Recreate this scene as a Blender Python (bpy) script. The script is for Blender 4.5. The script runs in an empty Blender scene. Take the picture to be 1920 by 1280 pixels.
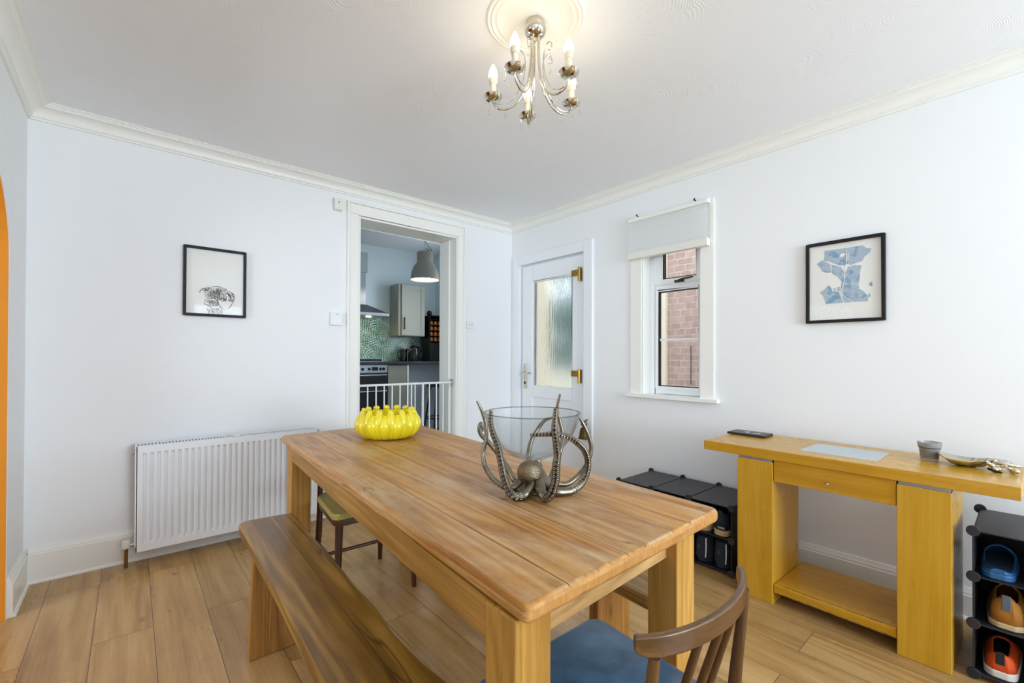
import bpy, bmesh, math, random
from mathutils import Vector, Matrix
random.seed(7)
sc = bpy.context.scene
COL = sc.collection
PI = math.pi

# ------------------------------------------------------------------ camera
def make_camera():
    f, yaw, pitch, roll, cy = 832.1, .709204, .0066138, .0033617, 663.54
    c, s = math.cos(yaw), math.sin(yaw)
    w = Vector((s*math.cos(pitch), c*math.cos(pitch), math.sin(pitch)))
    rt = Vector((c, -s, 0)); up = rt.cross(w)
    r = math.cos(roll)*rt + math.sin(roll)*up
    u = -math.sin(roll)*rt + math.cos(roll)*up
    cd = bpy.data.cameras.new('camera'); co = bpy.data.objects.new('camera', cd); COL.objects.link(co)
    m = Matrix((( r.x, u.x, -w.x, 0), (r.y, u.y, -w.y, 0), (r.z, u.z, -w.z, 1.165), (0, 0, 0, 1)))
    co.matrix_world = m
    cd.sensor_width = 36; cd.lens = f*36/1920; cd.shift_y = (cy-640)/1920
    cd.clip_start = .02; cd.clip_end = 200
    sc.camera = co
make_camera()

# ------------------------------------------------------------------ daylight, exposure
sc.view_settings.view_transform = 'Standard'
sc.view_settings.look = 'None'
sc.view_settings.gamma = 1
sc.view_settings.use_curve_mapping = False
sc.view_settings.exposure = 0.24
sc.cycles.max_bounces = 10; sc.cycles.diffuse_bounces = 6; sc.cycles.glossy_bounces = 4
sc.cycles.transparent_max_bounces = 12; sc.cycles.transmission_bounces = 8
sc.cycles.sample_clamp_indirect = 6
sc.cycles.caustics_reflective = False; sc.cycles.caustics_refractive = False
SKY = 3.2
w = bpy.data.worlds.new('overcast_sky'); sc.world = w; w.use_nodes = True
bg = w.node_tree.nodes['Background']
bg.inputs['Color'].default_value = (.80, .90, 1.0, 1); bg.inputs['Strength'].default_value = SKY

def area(name, loc, direction, sx, sy, power, color=(1, 1, 1), portal=False):
    ld = bpy.data.lights.new(name, 'AREA'); ld.shape = 'RECTANGLE'; ld.size = sx; ld.size_y = sy
    ld.energy = power; ld.color = color
    o = bpy.data.objects.new(name, ld); COL.objects.link(o); o.location = loc
    o.rotation_euler = Vector(direction).to_track_quat('-Z', 'Y').to_euler()
    if portal: ld.cycles.is_portal = True
    return o
# daylight through the window behind the camera; side-room and kitchen fill lamps added
area('daylight_front_window', (1.65, -3.32, 1.46), (0, 1, .48), 1.6, 1.5, 138, (.70, .845, 1.0))
area('fill_side_room', (-3.3, 1.6, 1.4), (1, 0, .5), 2.0, 1.5, 62, (.72, .855, 1.0))
area('fill_kitchen', (3.50, 4.35, 1.8), (-1, .1, -.05), .9, 1.0, 9, (.66, .82, 1.0))

# ------------------------------------------------------------------ mesh helpers
def catmull(pts, n=8, closed=False):
    P = [Vector(p) for p in pts]; out = []
    N = len(P); rng = range(N) if closed else range(N-1)
    for i in rng:
        if closed: a, b, c, d = P[i-1], P[i], P[(i+1) % N], P[(i+2) % N]
        else:
            b, c = P[i], P[i+1]; a = P[i-1] if i > 0 else b*2-c; d = P[i+2] if i+2 < N else c*2-b
        for k in range(n):
            t = k/n
            out.append(.5*((2*b)+(c-a)*t+(2*a-5*b+4*c-d)*t*t+(3*b-a-3*c+d)*t**3))
    if not closed: out.append(P[-1].copy())
    return out

class MB:
    def __init__(self): self.v = []; self.f = []; self.mi = []; self.cur = 0
    def add(self, vs, fs):
        o = len(self.v); self.v += [tuple(p) for p in vs]
        for f in fs: self.f.append(tuple(o+i for i in f)); self.mi.append(self.cur)
    def box(self, x0, x1, y0, y1, z0, z1):
        if x0 > x1: x0, x1 = x1, x0
        if y0 > y1: y0, y1 = y1, y0
        if z0 > z1: z0, z1 = z1, z0
        v = [(x0,y0,z0),(x1,y0,z0),(x1,y1,z0),(x0,y1,z0),(x0,y0,z1),(x1,y0,z1),(x1,y1,z1),(x0,y1,z1)]
        self.add(v, [(0,3,2,1),(4,5,6,7),(0,1,5,4),(1,2,6,5),(2,3,7,6),(3,0,4,7)])
        return self
    def hexa(self, b, t):   # 4 bottom pts ccw, 4 top pts
        self.add(list(b)+list(t), [(0,3,2,1),(4,5,6,7),(0,1,5,4),(1,2,6,5),(2,3,7,6),(3,0,4,7)]); return self
    def prism(self, poly, a, b, ax='z'):   # polygon ccw extruded from a to b along an axis
        def m(p, h):
            return {'z': (p[0], p[1], h), 'x': (h, p[0], p[1]), 'y': (p[1], h, p[0])}[ax]
        n = len(poly)
        area2 = sum(poly[i][0]*poly[(i+1) % n][1]-poly[(i+1) % n][0]*poly[i][1] for i in range(n))
        if area2 < 0: poly = list(reversed(poly))
        if a > b: a, b = b, a
        vs = [m(p, a) for p in poly]+[m(p, b) for p in poly]
        fs = [tuple(reversed(range(n))), tuple(range(n, 2*n))]+[(i, (i+1) % n, n+(i+1) % n, n+i) for i in range(n)]
        self.add(vs, fs); return self
    def tube(self, pts, r, n=10, cap=True, flat=None, up=None, closed=False):
        P = [Vector(p) for p in pts]; N = len(P)
        R = [r]*N if isinstance(r, (int, float)) else list(r)
        if len(R) != N:
            R = [R[min(len(R)-2, int(i/(N-1)*(len(R)-1)))]*(1-((i/(N-1)*(len(R)-1)) % 1 if i < N-1 else 1))
                 + R[min(len(R)-2, int(i/(N-1)*(len(R)-1)))+1]*(((i/(N-1)*(len(R)-1)) % 1) if i < N-1 else 1) for i in range(N)]
        vs = []; fs = []; T = []
        for i in range(N):
            a = P[i-1] if (i > 0 or closed) else P[i]; b = P[(i+1) % N] if (i < N-1 or closed) else P[i]
            T.append((b-a).normalized() if (b-a).length > 1e-9 else Vector((0, 0, 1)))
        nrm = Vector(up) if up else (Vector((0, 0, 1)) if abs(T[0].z) < .9 else Vector((1, 0, 0)))
        for i in range(N):
            if up: nrm = Vector(up)
            nrm = nrm - T[i]*nrm.dot(T[i]); nrm.normalize(); bn = T[i].cross(nrm)
            fx, fy = flat if flat else (1, 1)
            for k in range(n):
                a = 2*PI*k/n
                vs.append(P[i]+nrm*(math.cos(a)*R[i]*fx)+bn*(math.sin(a)*R[i]*fy))
        M = N if closed else N-1
        for i in range(M):
            for k in range(n):
                i2 = (i+1) % N
                fs.append((i*n+k, i*n+(k+1) % n, i2*n+(k+1) % n, i2*n+k))
        if cap and not closed:
            fs.append(tuple(reversed(range(n)))); fs.append(tuple((N-1)*n+k for k in range(n)))
        self.add(vs, fs); return self
    def cyl(self, a, b, r, n=20): return self.tube([a, b], r, n)
    def lathe(self, prof, c=(0, 0, 0), n=32, close=False, cap=True):   # prof [(r, z)]
        vs = []; fs = []; m = len(prof)
        for r, z in prof:
            for k in range(n):
                a = 2*PI*k/n; vs.append((c[0]+r*math.cos(a), c[1]+r*math.sin(a), c[2]+z))
        for i in range(m-1 if not close else m):
            i2 = (i+1) % m
            for k in range(n): fs.append((i*n+k, i*n+(k+1) % n, i2*n+(k+1) % n, i2*n+k))
        if not close and cap:
            if prof[0][0] > 1e-5: fs.append(tuple(reversed(range(n))))
            if prof[-1][0] > 1e-5: fs.append(tuple((m-1)*n+k for k in range(n)))
        self.add(vs, fs); return self
    def ball(self, c, r, s=(1, 1, 1), n=20, m=12):
        c = Vector(c); vs = []; fs = []
        for i in range(m+1):
            t = PI*i/m
            for k in range(n):
                a = 2*PI*k/n
                vs.append((c.x+r*s[0]*math.sin(t)*math.cos(a), c.y+r*s[1]*math.sin(t)*math.sin(a), c.z-r*s[2]*math.cos(t)))
        for i in range(m):
            for k in range(n): fs.append((i*n+k, i*n+(k+1) % n, (i+1)*n+(k+1) % n, (i+1)*n+k))
        self.add(vs, fs); return self
    def ring(self, c, R, r, axis=(0, 0, 1), n=20, m=8):
        ax = Vector(axis).normalized(); a = ax.orthogonal().normalized(); b = ax.cross(a)
        pts = [Vector(c)+a*math.cos(2*PI*k/n)*R+b*math.sin(2*PI*k/n)*R for k in range(n)]
        return self.tube(pts, r, m, closed=True, up=tuple(ax))
    def sweep(self, prof, path_fn):     # prof list of params -> list of two end points (a,b): loft of a moulding between two mitred ends
        A = [path_fn(p)[0] for p in prof]; B = [path_fn(p)[1] for p in prof]; n = len(prof)
        self.add(A+B, [(i, (i+1) % n, n+(i+1) % n, n+i) for i in range(n)]+[tuple(reversed(range(n))), tuple(range(n, 2*n))]); return self
    def build(self, name, mat, parent=None, bevel=0, seg=2, smooth=True, world=False, sub=0, mats=None, angle=40):
        off = Vector((0, 0, 0))
        if world:
            p = parent
            while p: off += p.location; p = p.parent
        me = bpy.data.meshes.new(name)
        me.from_pydata([tuple(Vector(v)-off) for v in self.v], [], self.f)
        bm = bmesh.new(); bm.from_mesh(me)
        bmesh.ops.remove_doubles(bm, verts=bm.verts, dist=1e-6)
        bmesh.ops.recalc_face_normals(bm, faces=bm.faces); bm.to_mesh(me); bm.free()
        for m in ([mat]+(mats or [])): me.materials.append(m)
        if mats and len(me.polygons) == len(self.mi):
            for p, i in zip(me.polygons, self.mi): p.material_index = i
        o = bpy.data.objects.new(name, me); COL.objects.link(o)
        if parent: o.parent = parent
        if smooth:
            me.polygons.foreach_set('use_smooth', [True]*len(me.polygons))
            try: me.set_sharp_from_angle(angle=math.radians(angle))
            except Exception: pass
        if bevel:
            b = o.modifiers.new('bevel', 'BEVEL'); b.width = bevel; b.segments = seg; b.limit_method = 'ANGLE'; b.angle_limit = math.radians(35)
            b.harden_normals = True
        if sub:
            s = o.modifiers.new('sub', 'SUBSURF'); s.levels = sub; s.render_levels = sub
        return o

def tag(o, label=None, cat=None, group=None, kind=None):
    if label: o['label'] = label
    if cat: o['category'] = cat
    if group: o['group'] = group
    if kind: o['kind'] = kind
    return o
def thing(name, label, cat, loc=(0, 0, 0), rz=0, group=None):
    o = bpy.data.objects.new(name, None); COL.objects.link(o); o.empty_display_size = .05
    o.location = loc; o.rotation_euler = (0, 0, rz)
    return tag(o, label, cat, group)
def struct(o, label=None, cat=None): return tag(o, label, cat, None, 'structure')
def copy_tree(o, parent=None):
    c = o.copy(); COL.objects.link(c)
    if parent: c.parent = parent
    for ch in list(o.children): copy_tree(ch, c)
    return c

# ------------------------------------------------------------------ materials
def srgb(h):
    h = h.lstrip('#'); r = []
    for i in (0, 2, 4):
        c = int(h[i:i+2], 16)/255; r.append(c/12.92 if c <= .04045 else ((c+.055)/1.055)**2.4)
    return (*r, 1)
class NT:
    def __init__(self, name):
        self.m = bpy.data.materials.new(name); self.m.use_nodes = True
        self.t = self.m.node_tree; self.b = self.t.nodes['Principled BSDF']; self.out = self.t.nodes['Material Output']
    def n(self, kind, **kw):
        nd = self.t.nodes.new('ShaderNode'+kind)
        for k, v in kw.items():
            if k.startswith('i_'):
                key = k[2:]; key = int(key) if key.isdigit() else key.replace('_', ' ')
                self.set(nd.inputs[key], v)
            else: setattr(nd, k, v)
        return nd
    def set(self, sock, v):
        if isinstance(v, bpy.types.NodeSocket): self.t.links.new(v, sock)
        elif isinstance(v, bpy.types.Node): self.t.links.new(v.outputs[0], sock)
        else: sock.default_value = v
    def math(self, op, a, b=0.0, c=None):
        nd = self.n('Math', operation=op); self.set(nd.inputs[0], a); self.set(nd.inputs[1], b)
        if c is not None: self.set(nd.inputs[2], c)
        return nd.outputs[0]
    def mix(self, f, a, b, bt='MIX'):
        nd = self.n('Mix', data_type='RGBA', blend_type=bt); self.set(nd.inputs[0], f); self.set(nd.inputs[6], a); self.set(nd.inputs[7], b)
        return nd.outputs[2]
    def ramp(self, f, stops, interp='LINEAR'):
        nd = self.n('ValToRGB'); self.set(nd.inputs[0], f); cr = nd.color_ramp; cr.interpolation = interp
        while len(cr.elements) < len(stops): cr.elements.new(.5)
        for e, (p, c) in zip(cr.elements, stops): e.position = p; e.color = c if len(c) == 4 else (*c, 1)
        return nd.outputs[0]
    def coords(self, which='Object', scale=(1, 1, 1), loc=(0, 0, 0), rot=(0, 0, 0), add=None):
        tc = self.n('TexCoord').outputs[which]
        if add is not None:
            va = self.n('VectorMath', operation='ADD'); self.set(va.inputs[0], tc); self.set(va.inputs[1], add); tc = va.outputs[0]
        mp = self.n('Mapping'); self.set(mp.inputs[0], tc); mp.inputs['Scale'].default_value = scale
        mp.inputs['Location'].default_value = loc; mp.inputs['Rotation'].default_value = rot
        return mp.outputs[0]
    def noise(self, v, scale, detail=4, rough=.55, dist=0):
        nd = self.n('TexNoise'); self.set(nd.inputs['Vector'], v); nd.inputs['Scale'].default_value = scale
        nd.inputs['Detail'].default_value = detail; nd.inputs['Roughness'].default_value = rough; nd.inputs['Distortion'].default_value = dist
        return nd.outputs[0]
    def bump(self, h, strength=.2, dist=.01, target=True):
        nd = self.n('Bump'); self.set(nd.inputs['Height'], h); nd.inputs['Strength'].default_value = strength; nd.inputs['Distance'].default_value = dist
        if target: self.set(self.b.inputs['Normal'], nd.outputs[0])
        return nd.outputs[0]
    def base(self, c): self.set(self.b.inputs['Base Color'], c)
    def p(self, **kw):
        for k, v in kw.items(): self.set(self.b.inputs[k.replace('_', ' ')], v)
        return self.m

def simple(name, col, rough=.5, metal=0, spec=.5, bump=0, bscale=200, var=0, coat=0):
    t = NT(name); c = srgb(col) if isinstance(col, str) else col
    if var:
        nz = t.noise(t.coords(), 6, 3)
        lo = tuple(x*(1-var) for x in c[:3])+(1,); hi = tuple(min(1, x*(1+var)) for x in c[:3])+(1,)
        t.base(t.ramp(nz, [(.3, lo), (.7, hi)]))
    else: t.base(c)
    t.p(Roughness=rough, Metallic=metal, Specular_IOR_Level=spec, Coat_Weight=coat)
    if bump: t.bump(t.noise(t.coords(), bscale, 3), bump, .002)
    return t.m

def wood(name, dark, mid, light, axis='y', rough=.45, ring=9, knots=True, bump=.15, spec=.4, planks=None, grain=1.0, seam='#4a2f16', worn=None, fine=.35, tint=.25, stretch=9, ringw=.14, cracks=False, smudge=.0, knot=1.0):
    """pine / oak: long distorted rings along an axis; optional planks = (width, length, offset)"""
    t = NT(name)
    D, M, L = srgb(dark), srgb(mid), srgb(light)
    swap = {'x': (0, 0, PI/2), 'y': (0, 0, 0), 'z': (PI/2, 0, 0)}[axis]
    oi = t.n('ObjectInfo').outputs['Random']; isl = t.n('NewGeometry').outputs['Random Per Island']
    rnd = t.math('ADD', t.math('MULTIPLY', oi, 17.0), t.math('MULTIPLY', isl, 31.0))
    tint_v = isl; seam_v = None
    if planks:
        pw, pl, po = planks
        tc = t.n('TexCoord').outputs['Object']; sx = t.n('SeparateXYZ'); t.set(sx.inputs[0], tc)
        cb = t.n('CombineXYZ'); t.set(cb.inputs[0], t.math('ADD', sx.outputs[1], 1.26)); t.set(cb.inputs[1], t.math('ADD', sx.outputs[0], po))
        br = t.n('TexBrick'); br.offset = .5; br.offset_frequency = 2; br.squash = 1
        t.set(br.inputs['Vector'], cb.outputs[0]); br.inputs['Color1'].default_value = (0, 0, 0, 1); br.inputs['Color2'].default_value = (1, 1, 1, 1)
        br.inputs['Mortar'].default_value = (.5, .5, .5, 1); br.inputs['Scale'].default_value = 1; br.inputs['Mortar Size'].default_value = .0014
        br.inputs['Mortar Smooth'].default_value = .3; br.inputs['Brick Width'].default_value = pl; br.inputs['Row Height'].default_value = pw
        tint_v = br.outputs['Color']; seam_v = br.outputs['Fac']
        sc_ = t.n('SeparateColor'); t.set(sc_.inputs[0], tint_v); tint_v = sc_.outputs[0]
        rnd = t.math('ADD', rnd, t.math('MULTIPLY', tint_v, 43.0))
    off = t.n('CombineXYZ'); t.set(off.inputs[0], t.math('MULTIPLY', rnd, .37)); t.set(off.inputs[1], t.math('MULTIPLY', rnd, 1.3)); t.set(off.inputs[2], t.math('MULTIPLY', rnd, .71))
    tc0 = t.n('TexCoord').outputs['Object']
    rot = t.n('Mapping'); t.set(rot.inputs[0], tc0); rot.inputs['Rotation'].default_value = swap
    va = t.n('VectorMath', operation='ADD'); t.set(va.inputs[0], rot.outputs[0]); t.set(va.inputs[1], off.outputs[0])
    def mp(s):
        m = t.n('Mapping'); t.set(m.inputs[0], va.outputs[0]); m.inputs['Scale'].default_value = s; return m.outputs[0]
    big = t.noise(mp((stretch*grain, .55*grain, stretch*grain)), 1.0, 2, .45, .35)
    rings = t.math('MULTIPLY', t.math('ADD', t.math('SINE', t.math('MULTIPLY', big, ring*6.28)), 1.0), .5)
    fib = t.noise(mp((210, 4.5, 210)), 1.0, 5, .62, .15)
    streak = t.noise(mp((38, 1.4, 38)), 1.0, 4, .6, .3)
    blotch = t.noise(mp((4.5, 1.6, 4.5)), 1.0, 4, .6)
    f = t.math('ADD', t.math('MULTIPLY', rings, ringw), t.math('MULTIPLY', fib, fine))
    f = t.math('ADD', f, t.math('MULTIPLY', blotch, .42))
    f = t.math('ADD', f, t.math('MULTIPLY', streak, .38))
    f = t.math('SUBTRACT', f, (ringw+fine+.80)*.5-.5)
    col = t.ramp(f, [(.30, D), (.50, M), (.72, L)])
    if tint:
        tv = t.math('ADD', t.math('MULTIPLY', tint_v, tint), 1-tint*.5)
        cm = t.n('CombineColor'); [t.set(cm.inputs[i], tv) for i in range(3)]
        col = t.mix(1.0, col, cm.outputs[0], 'MULTIPLY')
    if worn:
        wv = t.ramp(t.noise(mp((3.2, 1.3, 3.2)), 1.6, 6, .7, .5), [(.46, (0, 0, 0)), (.68, (1, 1, 1))])
        wv = t.math('MULTIPLY', wv, t.math('ADD', t.math('MULTIPLY', streak, 1.1), .35))
        col = t.mix(t.math('MULTIPLY', wv, worn[1]), col, srgb(worn[0]))
    if smudge:
        sm = t.ramp(t.noise(mp((7, 2.6, 7)), 1.0, 5, .65, .4), [(.54, (0, 0, 0)), (.74, (1, 1, 1))])
        col = t.mix(t.math('MULTIPLY', sm, smudge), col, tuple(x*.55 for x in D[:3])+(1,))
    if knots:
        vo = t.n('TexVoronoi'); t.set(vo.inputs['Vector'], mp((4.2, 2.1, 4.2))); vo.inputs['Scale'].default_value = 1.0
        d = t.math('ADD', vo.outputs['Distance'], t.math('MULTIPLY', t.noise(mp((10, 5, 10)), 1, 2), .035))
        k = t.ramp(d, [(.035*knot, (1, 1, 1)), (.085*knot, (0, 0, 0))])
        col = t.mix(t.math('MULTIPLY', k, .55), col, tuple(x*.42 for x in D[:3])+(1,))
    if cracks:
        cn = t.noise(mp((9, .75, 9)), 1.0, 2, .4, .2)
        ck = t.ramp(t.math('ABSOLUTE', t.math('SUBTRACT', cn, .60)), [(.0025, (1, 1, 1)), (.0055, (0, 0, 0))])
        col = t.mix(t.math('MULTIPLY', ck, .75), col, tuple(x*.30 for x in D[:3])+(1,))
    h = t.math('ADD', t.math('MULTIPLY', fib, .5), t.math('MULTIPLY', rings, .3))
    if seam_v is not None:
        col = t.mix(seam_v, col, srgb(seam)); h = t.math('SUBTRACT', h, t.math('MULTIPLY', seam_v, 1.5))
    t.base(col)
    t.set(t.b.inputs['Roughness'], t.math('ADD', t.math('MULTIPLY', blotch, .22), rough-.11))
    t.p(Specular_IOR_Level=spec); t.bump(h, bump, .003)
    return t.m

M = {}
def paint(name, col, rough=.6, bump=.05):
    t = NT(name); t.base(srgb(col)); t.p(Roughness=rough, Specular_IOR_Level=.3)
    t.bump(t.noise(t.coords(), 90, 3), bump, .002); return t.m
M['wall'] = paint('white_wall_paint', '#f0f1f1')
M['trim'] = paint('white_gloss_trim', '#f2f1ea', .3, .02)
M['upvc'] = simple('white_upvc', '#eff2f4', .22)
M['orange'] = paint('orange_wall_paint', '#dd8a1e', .6)
M['kwall'] = paint('kitchen_wall_paint', '#e3eef2')
def artex():
    t = NT('swirled_ceiling'); t.base(srgb('#f3f4f5')); t.p(Roughness=.6, Specular_IOR_Level=.25)
    v = t.coords(scale=(4, 4, 4))
    vo = t.n('TexVoronoi'); t.set(vo.inputs['Vector'], v); vo.inputs['Scale'].default_value = 1; vo.inputs['Randomness'].default_value = .85
    wob = t.noise(t.coords(), 5, 2)
    d = t.math('ADD', vo.outputs['Distance'], t.math('MULTIPLY', wob, .12))
    s = t.math('SINE', t.math('MULTIPLY', d, 230.0))
    fade = t.ramp(t.noise(t.coords(), 2.1, 2), [(.42, (0, 0, 0)), (.66, (1, 1, 1))])
    t.bump(t.math('MULTIPLY', s, fade), .13, .003); return t.m
M['ceiling'] = artex()
M['floor'] = wood('oak_laminate_floor', '#8c683b', '#b18b55', '#c9a571', 'y', .29, 6, True, .05, .45, planks=(.194, 1.24, 10*.194+.307), grain=.8, seam='#4f4338', tint=.16, fine=.24, stretch=7, ringw=.10, smudge=.28)
M['pine'] = wood('aged_pine_tabletop', '#945c22', '#ba833c', '#d2a060', 'y', .40, 9, True, .25, .5, planks=(.183, 40, .62), worn=('#d6bd98', .62), seam='#4f3214', tint=.14, stretch=8, ringw=.16, cracks=True, smudge=.55, knot=1.75)
M['pine_x'] = wood('aged_pine_rail', '#9a7040', '#bd925a', '#d2ab78', 'x', .5, 9, True, .2, tint=.15)  # paler than the legs: glare on the near rail put into the colour
M['pine_y'] = wood('aged_pine_long_rail', '#7a5520', '#9b7132', '#b68a46', 'y', .5, 9, True, .2, tint=.15)
M['pine_z'] = wood('aged_pine_leg', '#8b6023', '#ae7f36', '#c79851', 'z', .48, 10, True, .2, tint=.15)
M['endgrain'] = wood('pine_end_grain', '#99662c', '#b58042', '#c9985c', 'z', .5, 6, False, .15, .4, tint=.1, stretch=14, ringw=.07, fine=.45)
M['bench'] = wood('dark_waxed_pine_seat', '#69491a', '#8c6626', '#ac833d', 'y', .32, 8, True, .22, .5, planks=(.20, 40, .17), seam='#40280f', tint=.12, stretch=8, ringw=.24, cracks=True, smudge=.45, knot=1.6)
M['bench_z'] = wood('dark_waxed_pine_leg', '#744a1c', '#96652b', '#b07f41', 'z', .48, 9, True, .2, tint=.12)
M['yoak_x'] = wood('yellow_oak_board', '#ae7b14', '#c79322', '#d6a83e', 'x', .26, 6, False, 0, .5, fine=.22, tint=.05, stretch=10, ringw=.05)
M['yoak_z'] = wood('yellow_oak_panel', '#b07f16', '#c89726', '#d7aa40', 'z', .28, 6, False, 0, .5, fine=.22, tint=.05, stretch=10, ringw=.06)
M['walnut'] = wood('worn_walnut', '#3e240c', '#5b3b19', '#7c5526', 'x', .30, 5, False, .05, .55, tint=.1)
M['walnut_z'] = wood('worn_walnut_post', '#382009', '#523416', '#704a22', 'z', .32, 5, False, .05, .55, tint=.1)
M['darkwood'] = wood('dark_chair_wood', '#321a10', '#4a2818', '#603722', 'z', .38, 5, False, .05, .5, tint=.1)
M['rad'] = simple('white_radiator_enamel', '#f0f3f6', .28)
M['black_frame'] = simple('black_frame_wood', '#0b0b0e', .5, spec=.3, bump=.05)
M['dark_frame'] = simple('dark_brown_frame_wood', '#17120e', .5, spec=.3, bump=.05)
M['paper'] = simple('white_paper', '#efeee8', .8)
M['ink'] = simple('grey_pencil', '#333230', .9)
M['ink_soft'] = simple('soft_grey_pencil', '#7d7b76', .9)
M['black_plastic'] = simple('black_rack_plastic', '#22232a', .42, bump=.12, bscale=400)
M['black_gloss'] = simple('black_gloss_plastic', '#0f1014', .2)
M['steel'] = simple('brushed_steel', '#b6bcc2', .3, 1)
M['chrome'] = simple('polished_chrome', '#d3cdbf', .06, 1)
M['nickel'] = simple('polished_nickel', '#c9c4b4', .12, 1)
M['brass'] = simple('aged_brass', '#b08a3a', .3, 1)
M['old_brass'] = simple('old_bell_brass', '#54462c', .42, 1)
M['copper'] = simple('tarnished_copper_pipe', '#8a6a44', .4, 1)
def pewter():
    t = NT('antique_pewter'); v = t.coords(); nz = t.noise(v, 22, 4)
    t.base(t.ramp(nz, [(.3, srgb('#5f584b')), (.7, srgb('#978e7c'))])); t.p(Metallic=1, Roughness=.3)
    t.bump(t.noise(v, 160, 3), .25, .002); return t.m
M['pewter'] = pewter()
M['sucker'] = simple('pale_worn_pewter', '#a79e8e', .32, 1)
M['pewter_dark'] = simple('blackened_pewter', '#3a3632', .45, 1)
def hammered():
    t = NT('dimpled_pewter'); t.base(srgb('#8d8068')); t.p(Metallic=1, Roughness=.28)
    vo = t.n('TexVoronoi'); t.set(vo.inputs['Vector'], t.coords()); vo.inputs['Scale'].default_value = 300
    t.bump(vo.outputs['Distance'], .55, .003); return t.m
M['hammered'] = hammered()
def clear(name, tint=(1, 1, 1, 1), f0=.045, gloss=.0, gain=.8):
    """thin clear pane: straight-through light plus a grazing-angle reflection"""
    t = NT(name); tr = t.n('BsdfTransparent'); tr.inputs[0].default_value = tint
    gl = t.n('BsdfGlossy'); gl.inputs['Roughness'].default_value = gloss
    lw = t.n('LayerWeight'); lw.inputs[0].default_value = .5
    fr = t.math('ADD', t.math('MULTIPLY', t.math('POWER', lw.outputs['Facing'], 4.0), gain), f0)
    mx = t.n('MixShader'); t.set(mx.inputs[0], t.math('MINIMUM', fr, 1.0)); t.set(mx.inputs[1], tr.outputs[0]); t.set(mx.inputs[2], gl.outputs[0])
    t.t.links.new(mx.outputs[0], t.out.inputs[0]); return t.m
M['pane'] = clear('window_glass')
M['picglass'] = clear('picture_glass', f0=.008, gain=.4)
M['picglass_matt'] = clear('matt_picture_glass', f0=.003, gain=.4)
M['bowlglass'] = clear('clear_bowl_glass', (.94, .952, .958, 1), .03, 0, .7)
def reeded():
    t = NT('reeded_obscure_glass')
    t.base((.95, .97, .96, 1)); t.p(Roughness=.22, Transmission_Weight=1.0, IOR=1.3)
    v = t.coords(scale=(1, 1, .06))
    h = t.math('ADD', t.noise(v, 75, 2, .5), t.math('MULTIPLY', t.noise(t.coords(scale=(1, 1, .25)), 120, 2), .5))
    t.bump(h, .25, .010); return t.m
M['reeded'] = reeded()
M['potglass'] = simple('grey_smoked_glass', '#8d8c86', .2)
t_ = NT('smoked_candle_glass'); t_.base((.62, .62, .60, 1)); M['potglass'] = t_.p(Roughness=.15, Transmission_Weight=.6, IOR=1.3)
M['inset'] = simple('frosted_inset_glass', '#b4c0c4', .22)
M['yellow'] = simple('yellow_glazed_ceramic', '#e8d61e', .16, spec=.6, var=.05, coat=.4)
M['blue_vinyl'] = None
def vinyl():
    t = NT('worn_vinyl_with_glare'); nz = t.noise(t.coords(), 7, 5, .65)
    t.base(t.ramp(nz, [(.3, srgb('#1d3a54')), (.7, srgb('#5580a0'))])); t.p(Roughness=.34, Specular_IOR_Level=.8, Coat_Weight=.25, Coat_Roughness=.3)  # light end of the mottling raised to paint glare on the seat
    t.bump(t.noise(t.coords(), 60, 4), .25, .002); return t.m
M['blue_vinyl'] = vinyl()
def rush():
    t = NT('woven_rush'); v = t.coords(); w_ = t.n('TexWave'); t.set(w_.inputs['Vector'], v); w_.bands_direction = 'DIAGONAL'; w_.inputs['Scale'].default_value = 55; w_.inputs['Distortion'].default_value = 1.5
    t.base(t.ramp(w_.outputs[0], [(.1, srgb('#8d8038')), (.6, srgb('#aea04a')), (1, srgb('#bfb160'))])); t.p(Roughness=.7)
    t.bump(w_.outputs[0], .6, .004); return t.m
M['rush'] = rush()
M['fabric'] = simple('white_blind_fabric', '#f0f1ee', .8)
t_ = NT('translucent_blind_fabric'); t_.base(srgb('#eef0ee')); t_.p(Roughness=.8, Transmission_Weight=0.0, Subsurface_Weight=0.0)
tl = t_.n('BsdfTranslucent'); tl.inputs[0].default_value = (.9, .93, .95, 1); mx = t_.n('MixShader'); mx.inputs[0].default_value = .22
t_.t.links.new(t_.b.outputs[0], mx.inputs[1]); t_.t.links.new(tl.outputs[0], mx.inputs[2]); t_.t.links.new(mx.outputs[0], t_.out.inputs[0]); M['fabric'] = t_.m
M['cream'] = simple('cream_plastic', '#e8e6dc', .4)
M['white_plastic'] = simple('white_plastic', '#eceeec', .35)
M['candle'] = simple('ivory_candle_tube', '#e8dcc0', .45)
def emit(name, col, s):
    t = NT(name); t.base(col); t.p(Emission_Color=col, Emission_Strength=s, Roughness=.4); return t.m
M['bulb'] = emit('lit_frosted_bulb', (1.0, .86, .62, 1), 25)
M['bulb_dim'] = emit('dim_frosted_bulb', (1.0, .86, .62, 1), 8)
M['lampglow'] = emit('lit_lamp_diffuser', (1, .90, .74, 1), 9)
M['hoodglow'] = emit('lit_hood_lamp', (1, .80, .25, 1), 45)
M['crystal'] = clear('crystal_drop', (.95, .95, .93, 1), .12, 0, .8)
M['taupe'] = simple('taupe_cabinet_paint', '#a8a698', .4)
M['taupe_dark'] = simple('taupe_unit_panel', '#8c877c', .45)
M['grey_lamp'] = simple('warm_grey_lamp_enamel', '#8d897d', .4)
M['worktop'] = simple('dark_slate_worktop', '#2a2f38', .28, var=.25)
M['darkglass'] = simple('black_oven_glass', '#0c0f16', .1, spec=.6)
M['hood'] = simple('dark_steel_hood', '#6a6d70', .32, 1)
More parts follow.
